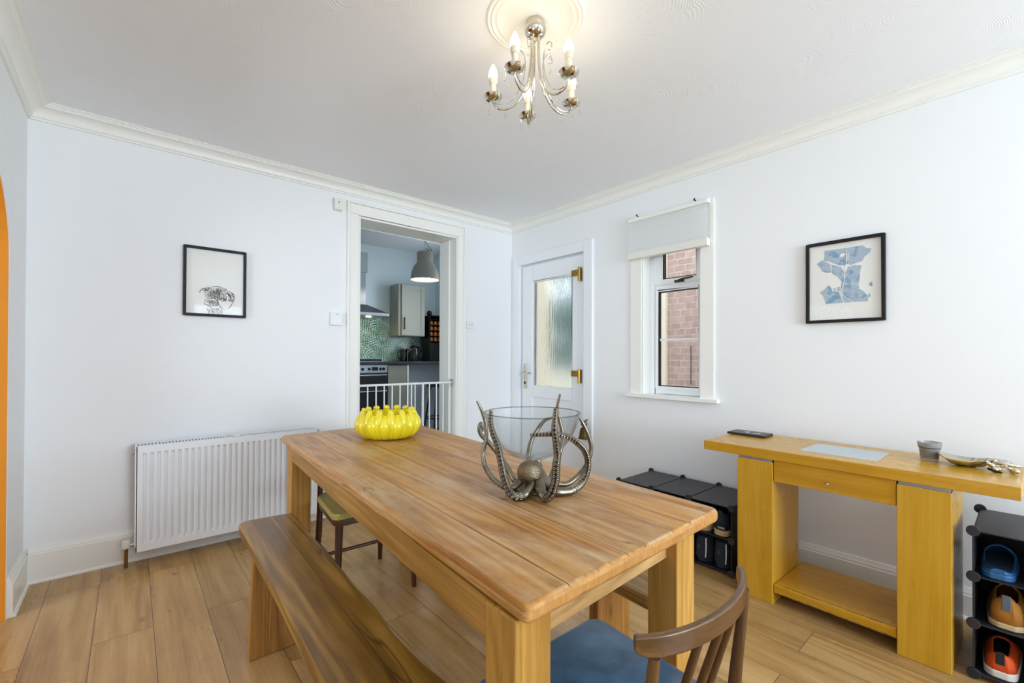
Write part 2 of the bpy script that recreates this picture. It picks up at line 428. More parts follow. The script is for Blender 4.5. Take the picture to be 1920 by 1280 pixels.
M['blue_slip'] = simple('blue_rubber', '#2a5f8f', .4)
M['slip_in'] = simple('dark_blue_lining', '#152a3f', .8, bump=.3, bscale=300)
M['tan'] = simple('tan_suede', '#b0762c', .75, bump=.2, bscale=150, var=.15)
M['navy'] = simple('navy_fabric', '#1f2634', .8, bump=.3, bscale=250)
M['sole_tan'] = simple('tan_rubber_sole', '#c2ab82', .6)
M['orange_shoe'] = simple('orange_mesh', '#e2571f', .6)
M['white_sole'] = simple('white_rubber_sole', '#d9d6cf', .5)
M['dark_mesh'] = simple('dark_shoe_mesh', '#1c2026', .8, bump=.3, bscale=300)
M['white'] = simple('white_marking', '#eceae4', .5)
M['leather_black'] = simple('black_leather', '#1d1c1d', .35, bump=.15, bscale=200)
def palm():
    t = NT('palm_leaf_splashback')
    layers = []
    base = t.ramp(t.noise(t.coords(), 3.2, 3), [(.35, srgb('#6f9c9a')), (.65, srgb('#a9c8c6'))])
    col = base
    for i, (sc_, a, b) in enumerate(((3.0, '#2f5d40', '#5f8f5c'), (3.7, '#c9dcd8', '#9dbdb4'), (3.3, '#1f4633', '#6f9a6a'), (4.1, '#e4efec', '#4f8064'))):
        v = t.coords(loc=(i*3.7, 0, i*1.9))
        vo = t.n('TexVoronoi'); t.set(vo.inputs['Vector'], v); vo.inputs['Scale'].default_value = sc_
        sb = t.n('VectorMath', operation='SUBTRACT'); sv = t.n('VectorMath', operation='SCALE'); t.set(sv.inputs[0], v); sv.inputs['Scale'].default_value = 1.0
        t.set(sb.inputs[0], sv.outputs[0]); t.set(sb.inputs[1], vo.outputs['Position'])
        sp = t.n('SeparateXYZ'); t.set(sp.inputs[0], sb.outputs[0])
        sc2 = t.n('SeparateColor'); t.set(sc2.inputs[0], vo.outputs['Color'])
        an = t.math('MULTIPLY', sc2.outputs[0], 6.28); ca, sa = t.math('COSINE', an), t.math('SINE', an)
        X_ = t.math('SUBTRACT', t.math('MULTIPLY', sp.outputs[0], ca), t.math('MULTIPLY', sp.outputs[2], sa))
        Z_ = t.math('ADD', t.math('MULTIPLY', sp.outputs[0], sa), t.math('MULTIPLY', sp.outputs[2], ca))
        X_ = t.math('ADD', X_, t.math('MULTIPLY', t.math('MULTIPLY', Z_, Z_), .9))
        # leaflets: slanting blades on both sides of a bowed rib
        ch = t.math('SINE', t.math('MULTIPLY', t.math('ADD', Z_, t.math('MULTIPLY', t.math('ABSOLUTE', X_), -1.3)), 125.0))
        st = t.ramp(ch, [(.40, (0, 0, 0)), (.62, (1, 1, 1))])
        wid = t.ramp(t.math('ADD', t.math('ABSOLUTE', X_), t.math('MULTIPLY', t.math('ABSOLUTE', Z_), .35)), [(.13, (1, 1, 1)), (.18, (0, 0, 0))])
        lc = t.ramp(t.noise(v, 9, 2), [(.35, srgb(a)), (.65, srgb(b))])
        col = t.mix(t.math('MULTIPLY', st, wid), col, lc)
    t.base(col); t.p(Roughness=.2); return t.m
M['palm'] = palm()
def sandstone():
    t = NT('pink_sandstone_blocks')
    tc = t.n('TexCoord').outputs['Object']; sx = t.n('SeparateXYZ'); t.set(sx.inputs[0], tc)
    cb = t.n('CombineXYZ'); t.set(cb.inputs[0], sx.outputs[1]); t.set(cb.inputs[1], sx.outputs[2])
    dn = t.noise(tc, 4, 2); va = t.n('VectorMath', operation='ADD'); t.set(va.inputs[0], cb.outputs[0])
    c2 = t.n('CombineXYZ'); t.set(c2.inputs[0], t.math('MULTIPLY', dn, .03)); t.set(c2.inputs[1], t.math('MULTIPLY', dn, .03)); t.set(va.inputs[1], c2.outputs[0])
    br = t.n('TexBrick'); t.set(br.inputs['Vector'], va.outputs[0]); br.inputs['Scale'].default_value = 1; br.inputs['Brick Width'].default_value = .115; br.inputs['Row Height'].default_value = .064
    br.squash = 1.35; br.squash_frequency = 3; br.offset = .43
    br.inputs['Mortar Size'].default_value = .0045; br.inputs['Mortar Smooth'].default_value = .3
    br.inputs['Color1'].default_value = srgb('#ab8d84'); br.inputs['Color2'].default_value = srgb('#c4a99e'); br.inputs['Mortar'].default_value = srgb('#d8ccc3')
    nz = t.noise(tc, 16, 5); col = t.mix(.35, br.outputs[0], t.ramp(nz, [(.3, srgb('#9a8178')), (.7, srgb('#cfb7ab'))]))
    t.base(col); t.p(Roughness=.9); t.bump(t.math('ADD', t.math('MULTIPLY', br.outputs['Fac'], -.8), nz), .5, .02); return t.m
M['sandstone'] = sandstone()
M['render'] = simple('cream_render', '#e9e2cc', .9, bump=.2, bscale=60)
M['paving'] = simple('pale_paving', '#c9c1b2', .9, var=.12)
t_ = NT('hedge_leaves'); nz = t_.noise(t_.coords(), 9, 6, .7); t_.base(t_.ramp(nz, [(.3, srgb('#3a4f4c')), (.7, srgb('#7c988c'))])); t_.bump(nz, 1, .2); M['hedge'] = t_.p(Roughness=.8)
M['kfloor'] = simple('grey_kitchen_floor', '#8b8d90', .4)
def seamap():
    t = NT('blue_map_ink'); nz = t.noise(t.coords(), 60, 4, .7)
    b1 = t.n('TexBrick'); tc = t.n('TexCoord').outputs['Object']; sx = t.n('SeparateXYZ'); t.set(sx.inputs[0], tc); cb = t.n('CombineXYZ'); t.set(cb.inputs[0], sx.outputs[1]); t.set(cb.inputs[1], sx.outputs[2])
    t.set(b1.inputs['Vector'], cb.outputs[0]); b1.inputs['Scale'].default_value = 1; b1.inputs['Brick Width'].default_value = .009; b1.inputs['Row Height'].default_value = .005; b1.inputs['Mortar Size'].default_value = .0006
    b1.inputs['Color1'].default_value = srgb('#a9bac9'); b1.inputs['Color2'].default_value = srgb('#9db1c4'); b1.inputs['Mortar'].default_value = srgb('#c3ced6')
    bl = t.ramp(t.noise(t.coords(), 26, 2), [(.50, (0, 0, 0)), (.62, (1, 1, 1))])
    t.base(t.mix(t.math('MULTIPLY', bl, .8), b1.outputs[0], srgb('#7099b8'))); t.p(Roughness=.8); return t.m
M['map'] = seamap()

# ------------------------------------------------------------------ room shell
XL, XR, YB, YF, H = -.41, 2.855, 3.333, -3.20, 2.454
WT = .255
b = MB().box(XL-.3, XR, YF, YB+.03, -.05, 0)
floor = struct(b.build('floor', M['floor'], smooth=False), 'oak laminate plank floor of the dining room', 'floor')
struct(MB().box(XL-.3, XR+.3, YF-.3, YB+.3, H, H+.12).build('ceiling', M['ceiling'], smooth=False), 'white swirled plaster ceiling of the dining room', 'ceiling')
# back wall (doorway to the kitchen)
DX0, DX1, DZ = 1.308, 2.213, 2.24
b = MB().box(XL-.3, DX0, YB, YB+WT, 0, H).box(DX1, XR+WT, YB, YB+WT, 0, 2.9).box(DX0, DX1, YB, YB+WT, DZ, 2.9).box(XL-.3, DX0, YB, YB+WT, H, 2.9)
struct(b.build('wall_back', M['wall'], smooth=False), 'white wall with the doorway to the kitchen', 'wall')
# right wall (outer door and window)
OY0, OY1, OZ = 2.36, 3.235, 2.085
WY0, WY1, WZ0, WZ1 = 1.413, 1.857, .894, 2.10
b = MB()
for y0, y1, z0, z1 in ((YF, WY0, 0, H), (WY0, WY1, 0, WZ0), (WY0, WY1, WZ1, H), (WY1, OY0, 0, H), (OY0, OY1, OZ, H), (OY1, YB, 0, H)):
    b.box(XR, XR+.24, y0, y1, z0, z1)
struct(b.build('wall_right', M['wall'], smooth=False), 'white wall with the outer door, narrow window and map print', 'wall')
# left wall with the arch
def arch(y):
    c, hw, zs, rise = 2.10, .83, 1.60, .48
    return zs+rise*math.sqrt(max(0, 1-((y-c)/hw)**2))
AY0, AY1 = 1.27, 2.938
b = MB().box(XL-.28, XL, AY1, YB, 0, H).box(XL-.28, XL, YF, AY0, 0, H)
ys = [2.10-.83*math.cos(PI*k/40) for k in range(41)]
for y0, y1 in zip(ys, ys[1:]):
    b.hexa([(XL-.28, y0, arch(y0)), (XL, y0, arch(y0)), (XL, y1, arch(y1)), (XL-.28, y1, arch(y1))], [(XL-.28, y0, H), (XL, y0, H), (XL, y1, H), (XL-.28, y1, H)])
wl = struct(b.build('wall_left', M['wall'], smooth=False), 'white wall with the arched opening edged in orange', 'wall')
b = MB()
loop = [(AY1, 0)]+[(y, arch(y)) for y in reversed(ys)]+[(AY0, 0)]
for (y0, z0), (y1, z1) in zip(loop, loop[1:]):
    if abs(y0-y1)+abs(z0-z1) < 1e-6: continue
    dy, dz = y1-y0, z1-z0; L = math.hypot(dy, dz); ny, nz = (-dz/L)*.004, (dy/L)*.004
    s = 1 if (ny*(2.1-y0)+nz*(.9-z0)) > 0 else -1; ny *= s; nz *= s
    b.hexa([(XL-.28, y0, z0), (XL-.003, y0, z0), (XL-.003, y1, z1), (XL-.28, y1, z1)], [(XL-.28, y0+ny, z0+nz), (XL-.003, y0+ny, z0+nz), (XL-.003, y1+ny, z1+nz), (XL-.28, y1+ny, z1+nz)])
o = b.build('arch_reveal', M['orange'], wl, smooth=False); o['label'] = 'orange painted inner edge of the arch'
# front wall behind the camera with its big window opening
b = MB()
for x0, x1, z0, z1 in ((XL-.3, .81, 0, H), (2.49, XR+.24, 0, H), (.81, 2.49, 0, .64), (.81, 2.49, 2.28, H)): b.box(x0, x1, YF-.25, YF, z0, z1)
struct(b.build('wall_front', M['wall'], smooth=False), 'white wall with the large window behind the viewer', 'wall')
w2 = MB()
for x0, x1, z0, z1 in ((.81, .87, .64, 2.28), (2.43, 2.49, .64, 2.28), (1.62, 1.68, .64, 2.28), (.87, 2.43, .64, .70), (.87, 2.43, 2.22, 2.28)): w2.box(x0, x1, YF-.12, YF-.06, z0, z1)
wf = struct(w2.build('window_2', M['upvc'], bevel=.006), 'large white framed window behind the viewer', 'window')
MB().box(.87, 2.43, YF-.095, YF-.09, .70, 2.22).build('pane', M['pane'], wf)
# side room beyond the arch
b = MB().box(-3.6, XL-.28, YF, YF+.1, 0, H).box(-3.6, XL-.28, YB+.2, YB+.3, 0, H)
b.box(-3.7, -3.6, YF, YB+.3, 0, .5).box(-3.7, -3.6, YF, YB+.3, 2.15, H).box(-3.7, -3.6, YF, .6, .5, 2.15).box(-3.7, -3.6, 2.6, YB+.3, .5, 2.15)
struct(b.build('wall_side_room', M['orange'], smooth=False), 'orange walls of the room beyond the arch', 'wall')
struct(MB().box(-3.7, XL-.3, YF, YB+.3, H, H+.1).build('ceiling_side_room', M['wall'], smooth=False), 'ceiling of the room beyond the arch', 'ceiling')
struct(MB().box(-3.7, XL-.3, YF, YB+.3, -.06, -.012).build('floor_side_room', simple('dark_carpet', '#3a3330', .9), smooth=False), 'dark floor of the room beyond the arch', 'floor')

# cornice
def cove_prof():
    p = [(0, 2.376), (.012, 2.376), (.012, 2.386), (.020, 2.389), (.020, 2.396)]
    for k in range(7):
        a = PI/2*k/6; p.append((.022+.042*(1-math.cos(a)), 2.396+.036*math.sin(a)))
    p += [(.070, 2.434), (.070, 2.441), (.078, 2.443), (.078, 2.449), (.090, 2.449), (.090, H), (0, H)]
    return p
cp = cove_prof()
struct(MB().sweep(cp, lambda p: ((XL+p[0], YB-p[0], p[1]), (XR-p[0], YB-p[0], p[1]))).build('trim_1', M['trim'], angle=25), 'white plaster cornice along the doorway wall', 'cornice')
struct(MB().sweep(cp, lambda p: ((XR-p[0], YB-p[0], p[1]), (XR-p[0], YF+p[0], p[1]))).build('trim_2', M['trim'], angle=25), 'white plaster cornice along the window wall', 'cornice')
struct(MB().sweep(cp, lambda p: ((XL+p[0], YF+p[0], p[1]), (XL+p[0], YB-p[0], p[1]))).build('trim_3', M['trim'], angle=25), 'white plaster cornice along the arch wall', 'cornice')
# skirting
def skirt(h, t=.018):
    return [(0, 0), (t+.010, 0), (t+.010, .006), (t+.004, .014), (t, .016), (t, h-.034), (t-.004, h-.030), (t-.004, h-.022), (t-.010, h-.010), (t-.012, h), (0, h)]
sp = skirt(.18)
b = MB().sweep(sp, lambda p: ((XL+.018, YB-p[0], p[1]), (1.22, YB-p[0], p[1]))).sweep(sp, lambda p: ((2.288, YB-p[0], p[1]), (XR, YB-p[0], p[1])))
struct(b.build('baseboard_back', M['trim'], angle=25), 'white skirting board under the radiator wall', 'skirting board')
sr = skirt(.14)
b = MB().sweep(sr, lambda p: ((XR-p[0], 2.31, p[1]), (XR-p[0], YF, p[1])))
struct(b.build('baseboard_right', M['trim'], angle=25), 'white skirting board under the window wall', 'skirting board')
b = MB().sweep(sp, lambda p: ((XL+p[0], YB-.018, p[1]), (XL+p[0], AY1+.012, p[1]))).sweep(sp, lambda p: ((XL+p[0], YF, p[1]), (XL+p[0], AY0-.01, p[1])))
struct(b.build('baseboard_left', M['trim'], angle=25), 'white skirting board beside the arch', 'skirting board')
# doorway architrave and lining
b = MB()
def archi(b, x0, x1, z0, z1, y): b.box(x0, x1, y-.022, y, z0, z1)
archi(b, 1.22, 1.24, 0, 2.338, YB); b.box(1.24, 1.308, YB-.016, YB, 0, 2.25)
archi(b, 2.272, 2.288, 0, 2.338, YB); b.box(2.213, 2.272, YB-.016, YB, 0, 2.25)
archi(b, 1.24, 2.272, 2.322, 2.338, YB); b.box(1.24, 2.272, YB-.016, YB, DZ, 2.322)
struct(b.build('trim_4', M['trim'], bevel=.004), 'white wooden architrave around the kitchen doorway', 'architrave')
b = MB().box(1.308, 1.325, YB-.004, YB+WT, 0, DZ).box(2.196, 2.213, YB-.004, YB+WT, 0, DZ).box(1.325, 2.196, YB-.004, YB+WT, 2.222, DZ)
b.box(2.184, 2.196, YB+.095, YB+WT, 0, 2.222).box(1.325, 1.337, YB+.095, YB+WT, 0, 2.222)
struct(b.build('trim_5', M['trim'], bevel=.003), 'white door lining inside the kitchen doorway', 'door lining')
# ceiling rose
b = MB().lathe([(.188, 0), (.188, -.002), (.182, -.005), (.177, -.003), (.172, -.003), (.167, -.0055), (.161, -.003), (.152, -.0025), (.147, -.004), (.141, -.0025), (.07, -.0025), (.06, -.006), (.0, -.006)], (1.166, 1.228, H), 64)
struct(b.build('trim_6', M['trim'], angle=25), 'white ringed plaster rose around the chandelier mount', 'ceiling rose')

# ------------------------------------------------------------------ outer door
def outer_door():
    x = XR
    b = MB()
    b.box(x-.018, x+.03, 2.31, 2.405, 0, 2.133).box(x-.018, x+.03, 3.212, 3.284, 0, 2.133).box(x-.018, x+.03, 2.405, 3.212, 2.045, 2.133)
    b.box(x+.03, x+.10, 2.36, 2.428, 0, 2.085).box(x+.03, x+.10, 3.19, 3.235, 0, 2.085).box(x+.03, x+.10, 2.428, 3.19, 2.035, 2.085)
    fr = struct(b.build('door_1', M['upvc'], bevel=.005), 'white half glazed outer door with brass hinges', 'door')
    y0, y1, z0, z1 = 2.430, 3.188, .03, 2.03
    gy0, gy1, gz0, gz1 = 2.545, 3.05, .885, 1.88
    xa, xb = x+.012, x+.07
    b = MB().box(xa, xb, y0, gy0, z0, z1).box(xa, xb, gy1, y1, z0, z1).box(xa, xb, gy0, gy1, gz1, z1).box(xa, xb, gy0, gy1, .787, gz0).box(xa, xb, gy0, gy1, z0, .15)
    leaf = b.build('door_leaf', M['upvc'], fr, bevel=.006)
    b = MB()
    n = 5; wv = (gy1-gy0)/n
    for i in range(n): b.box(xa+.014, xb-.01, gy0+i*wv, gy0+(i+1)*wv, .15, .787)
    b.build('lower_panel', M['upvc'], leaf, bevel=.004)
    b = MB()
    for a0, a1, c0, c1 in ((gy0, gy0+.014, gz0, gz1), (gy1-.014, gy1, gz0, gz1), (gy0+.014, gy1-.014, gz0, gz0+.014), (gy0+.014, gy1-.014, gz1-.014, gz1)): b.box(xa+.006, xa+.03, a0, a1, c0, c1)
    b.build('glazing_bead', M['upvc'], leaf, bevel=.004)
    p = MB().box(xa+.022, xa+.028, gy0, gy1, gz0, gz1).build('pane', M['reeded'], leaf, smooth=False); p['label'] = 'reeded obscure glass'
    for z in (1.86, 1.006, .13):
        b = MB().box(x-.02, x+.012, 2.440, 2.462, z-.055, z+.055).cyl((x-.022, 2.443, z-.06), (x-.022, 2.443, z+.06), .011, 14).box(x-.006, x+.012, 2.462, 2.548, z-.005, z+.045)
        b.build('hinge', M['brass'], fr, bevel=.003)
    h = MB().prism([(3.122, .868), (3.156, .868), (3.156, 1.097), (3.139, 1.105), (3.122, 1.097)], x+.002, x+.013, 'x').build('handle_plate', M['nickel'], leaf, bevel=.003)
    MB().tube([(x+.002, 3.139, 1.02), (x-.03, 3.139, 1.02), (x-.044, 3.128, 1.02), (x-.046, 3.03, 1.015)], [.009, .009, .009, .007], 12).build('lever', M['nickel'], h)
    MB().cyl((x+.004, 3.139, .92), (x-.004, 3.139, .92), .011, 14).build('lock_cylinder', M['old_brass'], h)
    # bell hanging on the frame
outer_door()
def door_bell():
    r = thing('door_bell', 'small old brass bell hanging from the white door frame below the hinges', 'bell', (XR-.062, 2.355, .505))
    r.scale = (1.12, 1.12, 1.0)
    MB().lathe([(.0, .098), (.010, .098), (.016, .092), (.026, .080), (.031, .055), (.034, .025), (.040, .008), (.044, 0), (.041, 0), (.036, .010), (.030, .05), (.02, .08), (0, .09)], n=28).build('bell_body', M['old_brass'], r)
    MB().ring((0, 0, .118), .02, .004, (1, .3, 0)).build('ring', M['pewter_dark'], r)
    MB().tube([(0, 0, .134), (.018, 0, .145), (.046, 0, .15)], .004, 8).build('hook', M['pewter_dark'], r)
    MB().tube([(0, 0, .07), (0, 0, .0)], .003, 8).ball((0, 0, -.002), .008).build('clapper', M['old_brass'], r)
door_bell()

# ------------------------------------------------------------------ window on the right wall
def side_window():
    x = XR; xf = x+.10
    b = MB()
    y0, y1, z0, z1 = WY0, WY1, WZ0, WZ1
    for a0, a1, c0, c1 in ((y0, y0+.05, z0, z1), (y1-.05, y1, z0, z1), (y0+.05, y1-.05, z0, z0+.045), (y0+.05, y1-.05, z1-.05, z1), (y0+.05, y1-.05, 1.655, 1.705)): b.box(xf, xf+.06, a0, a1, c0, c1)
    fr = struct(b.build('window_1', M['upvc'], bevel=.006), 'narrow white window with a small top light', 'window')
    b = MB()   # top light sash
    for a0, a1, c0, c1 in ((1.455, 1.490, 1.70, 2.06), (1.745, 1.815, 1.70, 2.06), (1.49, 1.745, 1.70, 1.735), (1.49, 1.745, 2.02, 2.06)): b.box(xf-.012, xf+.045, a0, a1, c0, c1)
    s1 = b.build('top_sash', M['upvc'], fr, bevel=.006)
    b = MB()   # lower light
    for a0, a1, c0, c1 in ((1.46, 1.475, .935, 1.66), (1.785, 1.81, .935, 1.66), (1.475, 1.785, .935, .955), (1.475, 1.785, 1.648, 1.66)): b.box(xf-.004, xf+.04, a0, a1, c0, c1)
    s2 = b.build('lower_bead', M['upvc'], fr, bevel=.004)
    MB().box(xf+.012, xf+.018, 1.475, 1.785, 1.286, 1.303).build('glazing_bar', M['upvc'], s2)
    b = MB()
    for a0, a1, c0, c1 in ((1.778, 1.785, .955, 1.648), (1.475, 1.785, .955, .961), (1.475, 1.785, 1.641, 1.648)): b.box(xf+.004, xf+.03, a0, a1, c0, c1)
    b.build('gasket', M['black_gloss'], s2)
    b = MB()
    for a0, a1, c0, c1 in ((1.738, 1.745, 1.735, 2.02), (1.49, 1.745, 1.735, 1.741)): b.box(xf-.004, xf+.03, a0, a1, c0, c1)
    b.build('gasket', M['black_gloss'], s1)
    MB().box(xf+.02, xf+.024, 1.475, 1.785, .955, 1.648).build('pane', M['pane'], s2, smooth=False)
    MB().box(xf+.02, xf+.024, 1.49, 1.745, 1.735, 2.02).build('pane', M['pane'], s1, smooth=False)
    h = MB().box(xf-.024, xf-.012, 1.575, 1.645, 1.698, 1.716).tube([(xf-.03, 1.61, 1.71), (xf-.036, 1.58, 1.716), (xf-.036, 1.50, 1.722)], [.007, .007, .005], 10)
    h.build('handle', M['old_brass'], s1, bevel=.002)
    # sill board and casing
    b = MB().box(x-.045, x, 1.286, 1.975, WZ0-.020, WZ0+.004).box(x, xf+.004, WY0, WY1, WZ0+.0005, WZ0+.004)
    b.build('window_sill', M['trim'], fr, bevel=.006)
    b = MB().box(x-.012, x, 1.32, WY0, WZ0, 2.2).box(x-.012, x, WY1, 1.95, WZ0, 2.2).box(x-.012, x, WY0, WY1, WZ1, 2.2)
    b.box(x, xf, WY1-.006, WY1, WZ0, WZ1).box(x, xf, WY0, WY0+.006, WZ0, WZ1)
    b.build('window_casing', M['trim'], fr, bevel=.003)
side_window()
def blind():
    r = thing('pleated_blind', 'white pleated blind pulled up over the top of the narrow window', 'blind', (XR-.035, 1.645, 1.90))
    MB().box(-.022, .022, -.302, .302, .262, .290).build('head_rail', M['trim'], r, bevel=.004)
    poly = []; n = 18
    for k in range(n+1): poly.append((-.010 if k % 2 else -.007, .262-k*(.222/n)))
    for k in range(n, -1, -1): poly.append((.010 if k % 2 else .007, .262-k*(.222/n)))
    b = MB(); vs = []; N = len(poly)
    for y in (-.298, .298): vs += [(p[0], y, p[1]) for p in poly]
    b.add(vs, [(i, (i+1) % N, N+(i+1) % N, N+i) for i in range(N)])
    b.build('fabric', M['fabric'], r, smooth=False)
    MB().box(-.022, .020, -.302, .302, -.012, .040).build('bottom_rail', M['cream'], r, bevel=.004)
    for y in (-.302, .302): MB().box(-.014, .012, y-.006, y+.006, .262, .300).build('end_cap', M['cream'], r, bevel=.002)
    MB().ring((-.03, .17, -.012), .008, .0022, (1, 0, 0)).build('pull_ring', M['white_plastic'], r)
    for y in (-.205, .235): MB().tube([(.02, y, .306), (-.006, y, .308), (-.012, y-.01, .312)], .004, 8).build('bracket_hook', M['pewter_dark'], r)
blind()

M['garden'] = simple('weathered_pale_wall', '#a9a392', .9, var=.1)
# ------------------------------------------------------------------ outside
struct(MB().box(4.2, 4.5, -6, 2.43, -.3, 5.2).build('wall_neighbour', M['sandstone'], smooth=False), 'pink sandstone block wall of the house next door', 'wall')
struct(MB().box(4.16, 4.5, 2.43, 2.64, -.3, 5.2).build('wall_neighbour_quoin', M['render'], smooth=False), 'pale strip at the corner of the sandstone wall', 'wall')
struct(MB().box(XR+.24, 30, -8, 30, -.35, -.15).build('ground', M['paving'], smooth=False), 'pale paving outside the door', 'ground')
struct(MB().box(7.0, 7.25, 2.9, 12, -.3, .86).build('wall_garden', M['garden'], smooth=False), 'low pale garden wall seen blurred through the door glass', 'wall')
b = MB()
for k in range(130):
    b.ball((9+random.uniform(-.4, .4), 2.6+k*.065, random.uniform(.3, 4.6)), random.uniform(.35, .6), (1, 1, 1), 14, 9)
tag(b.build('hedge', M['hedge']), 'green hedge seen blurred through the reeded door glass', 'hedge', kind='stuff')
tag(MB().tube([(4.185, 2.17, .9), (4.185, 2.17, 1.28)], .004, 8).build('cable', M['black_gloss']), 'thin dark cable running up the sandstone wall outside', 'cable')

# ------------------------------------------------------------------ kitchen shell
KF, KC = .172, 2.63
KX0, KX1, KY = 1.0, 3.37, 5.65
struct(MB().box(KX0, KX1, YB+.03, KY, -.05, KF).build('floor_kitchen', M['kfloor'], smooth=False), 'raised grey kitchen floor beyond the doorway', 'floor')
struct(MB().box(KX0-.2, KX1+.2, YB+WT, KY+.2, KC, KC+.1).build('ceiling_kitchen', M['wall'], smooth=False), 'white kitchen ceiling', 'ceiling')
struct(MB().box(KX0-.2, KX1+.2, KY, KY+.2, 0, KC).build('wall_kitchen_back', M['kwall'], smooth=False), 'pale blue white kitchen wall behind the hood', 'wall')
b = MB().box(3.37, 3.42, YB+.06, 3.9, -.3, KC+.1).box(3.37, 3.42, 4.8, KY+.2, -.3, KC+.1).box(3.37, 3.42, 3.9, 4.8, -.3, 1.3).box(3.37, 3.42, 3.9, 4.8, 2.3, KC+.1)
struct(b.build('wall_kitchen_right', M['kwall'], smooth=False), 'kitchen end wall with an opening added for light', 'wall')
struct(MB().box(XR+.245, 3.42, YB+.02, YB+.06, -.3, 2.9).build('wall_kitchen_outside', M['render'], smooth=False), 'cream rendered kitchen wall outside the door', 'wall')
b = MB().box(KX0-.1, KX0, YB+WT, KY, 0, KC)
struct(b.build('wall_kitchen_left', M['kwall'], smooth=False), 'plain kitchen wall on the left', 'wall')
sb = MB().box(1.3, 3.14, KY-.012, KY, 1.10, 1.72)
struct(sb.build('trim_7', M['palm'], smooth=False), 'green palm leaf patterned splashback behind the hob', 'splashback')
wt = tag(MB().box(1.3, 3.365, 5.03, KY-.012, 1.067, 1.102).build('worktop', M['worktop'], bevel=.006), 'long dark slate kitchen worktop under the palm splashback', 'worktop')

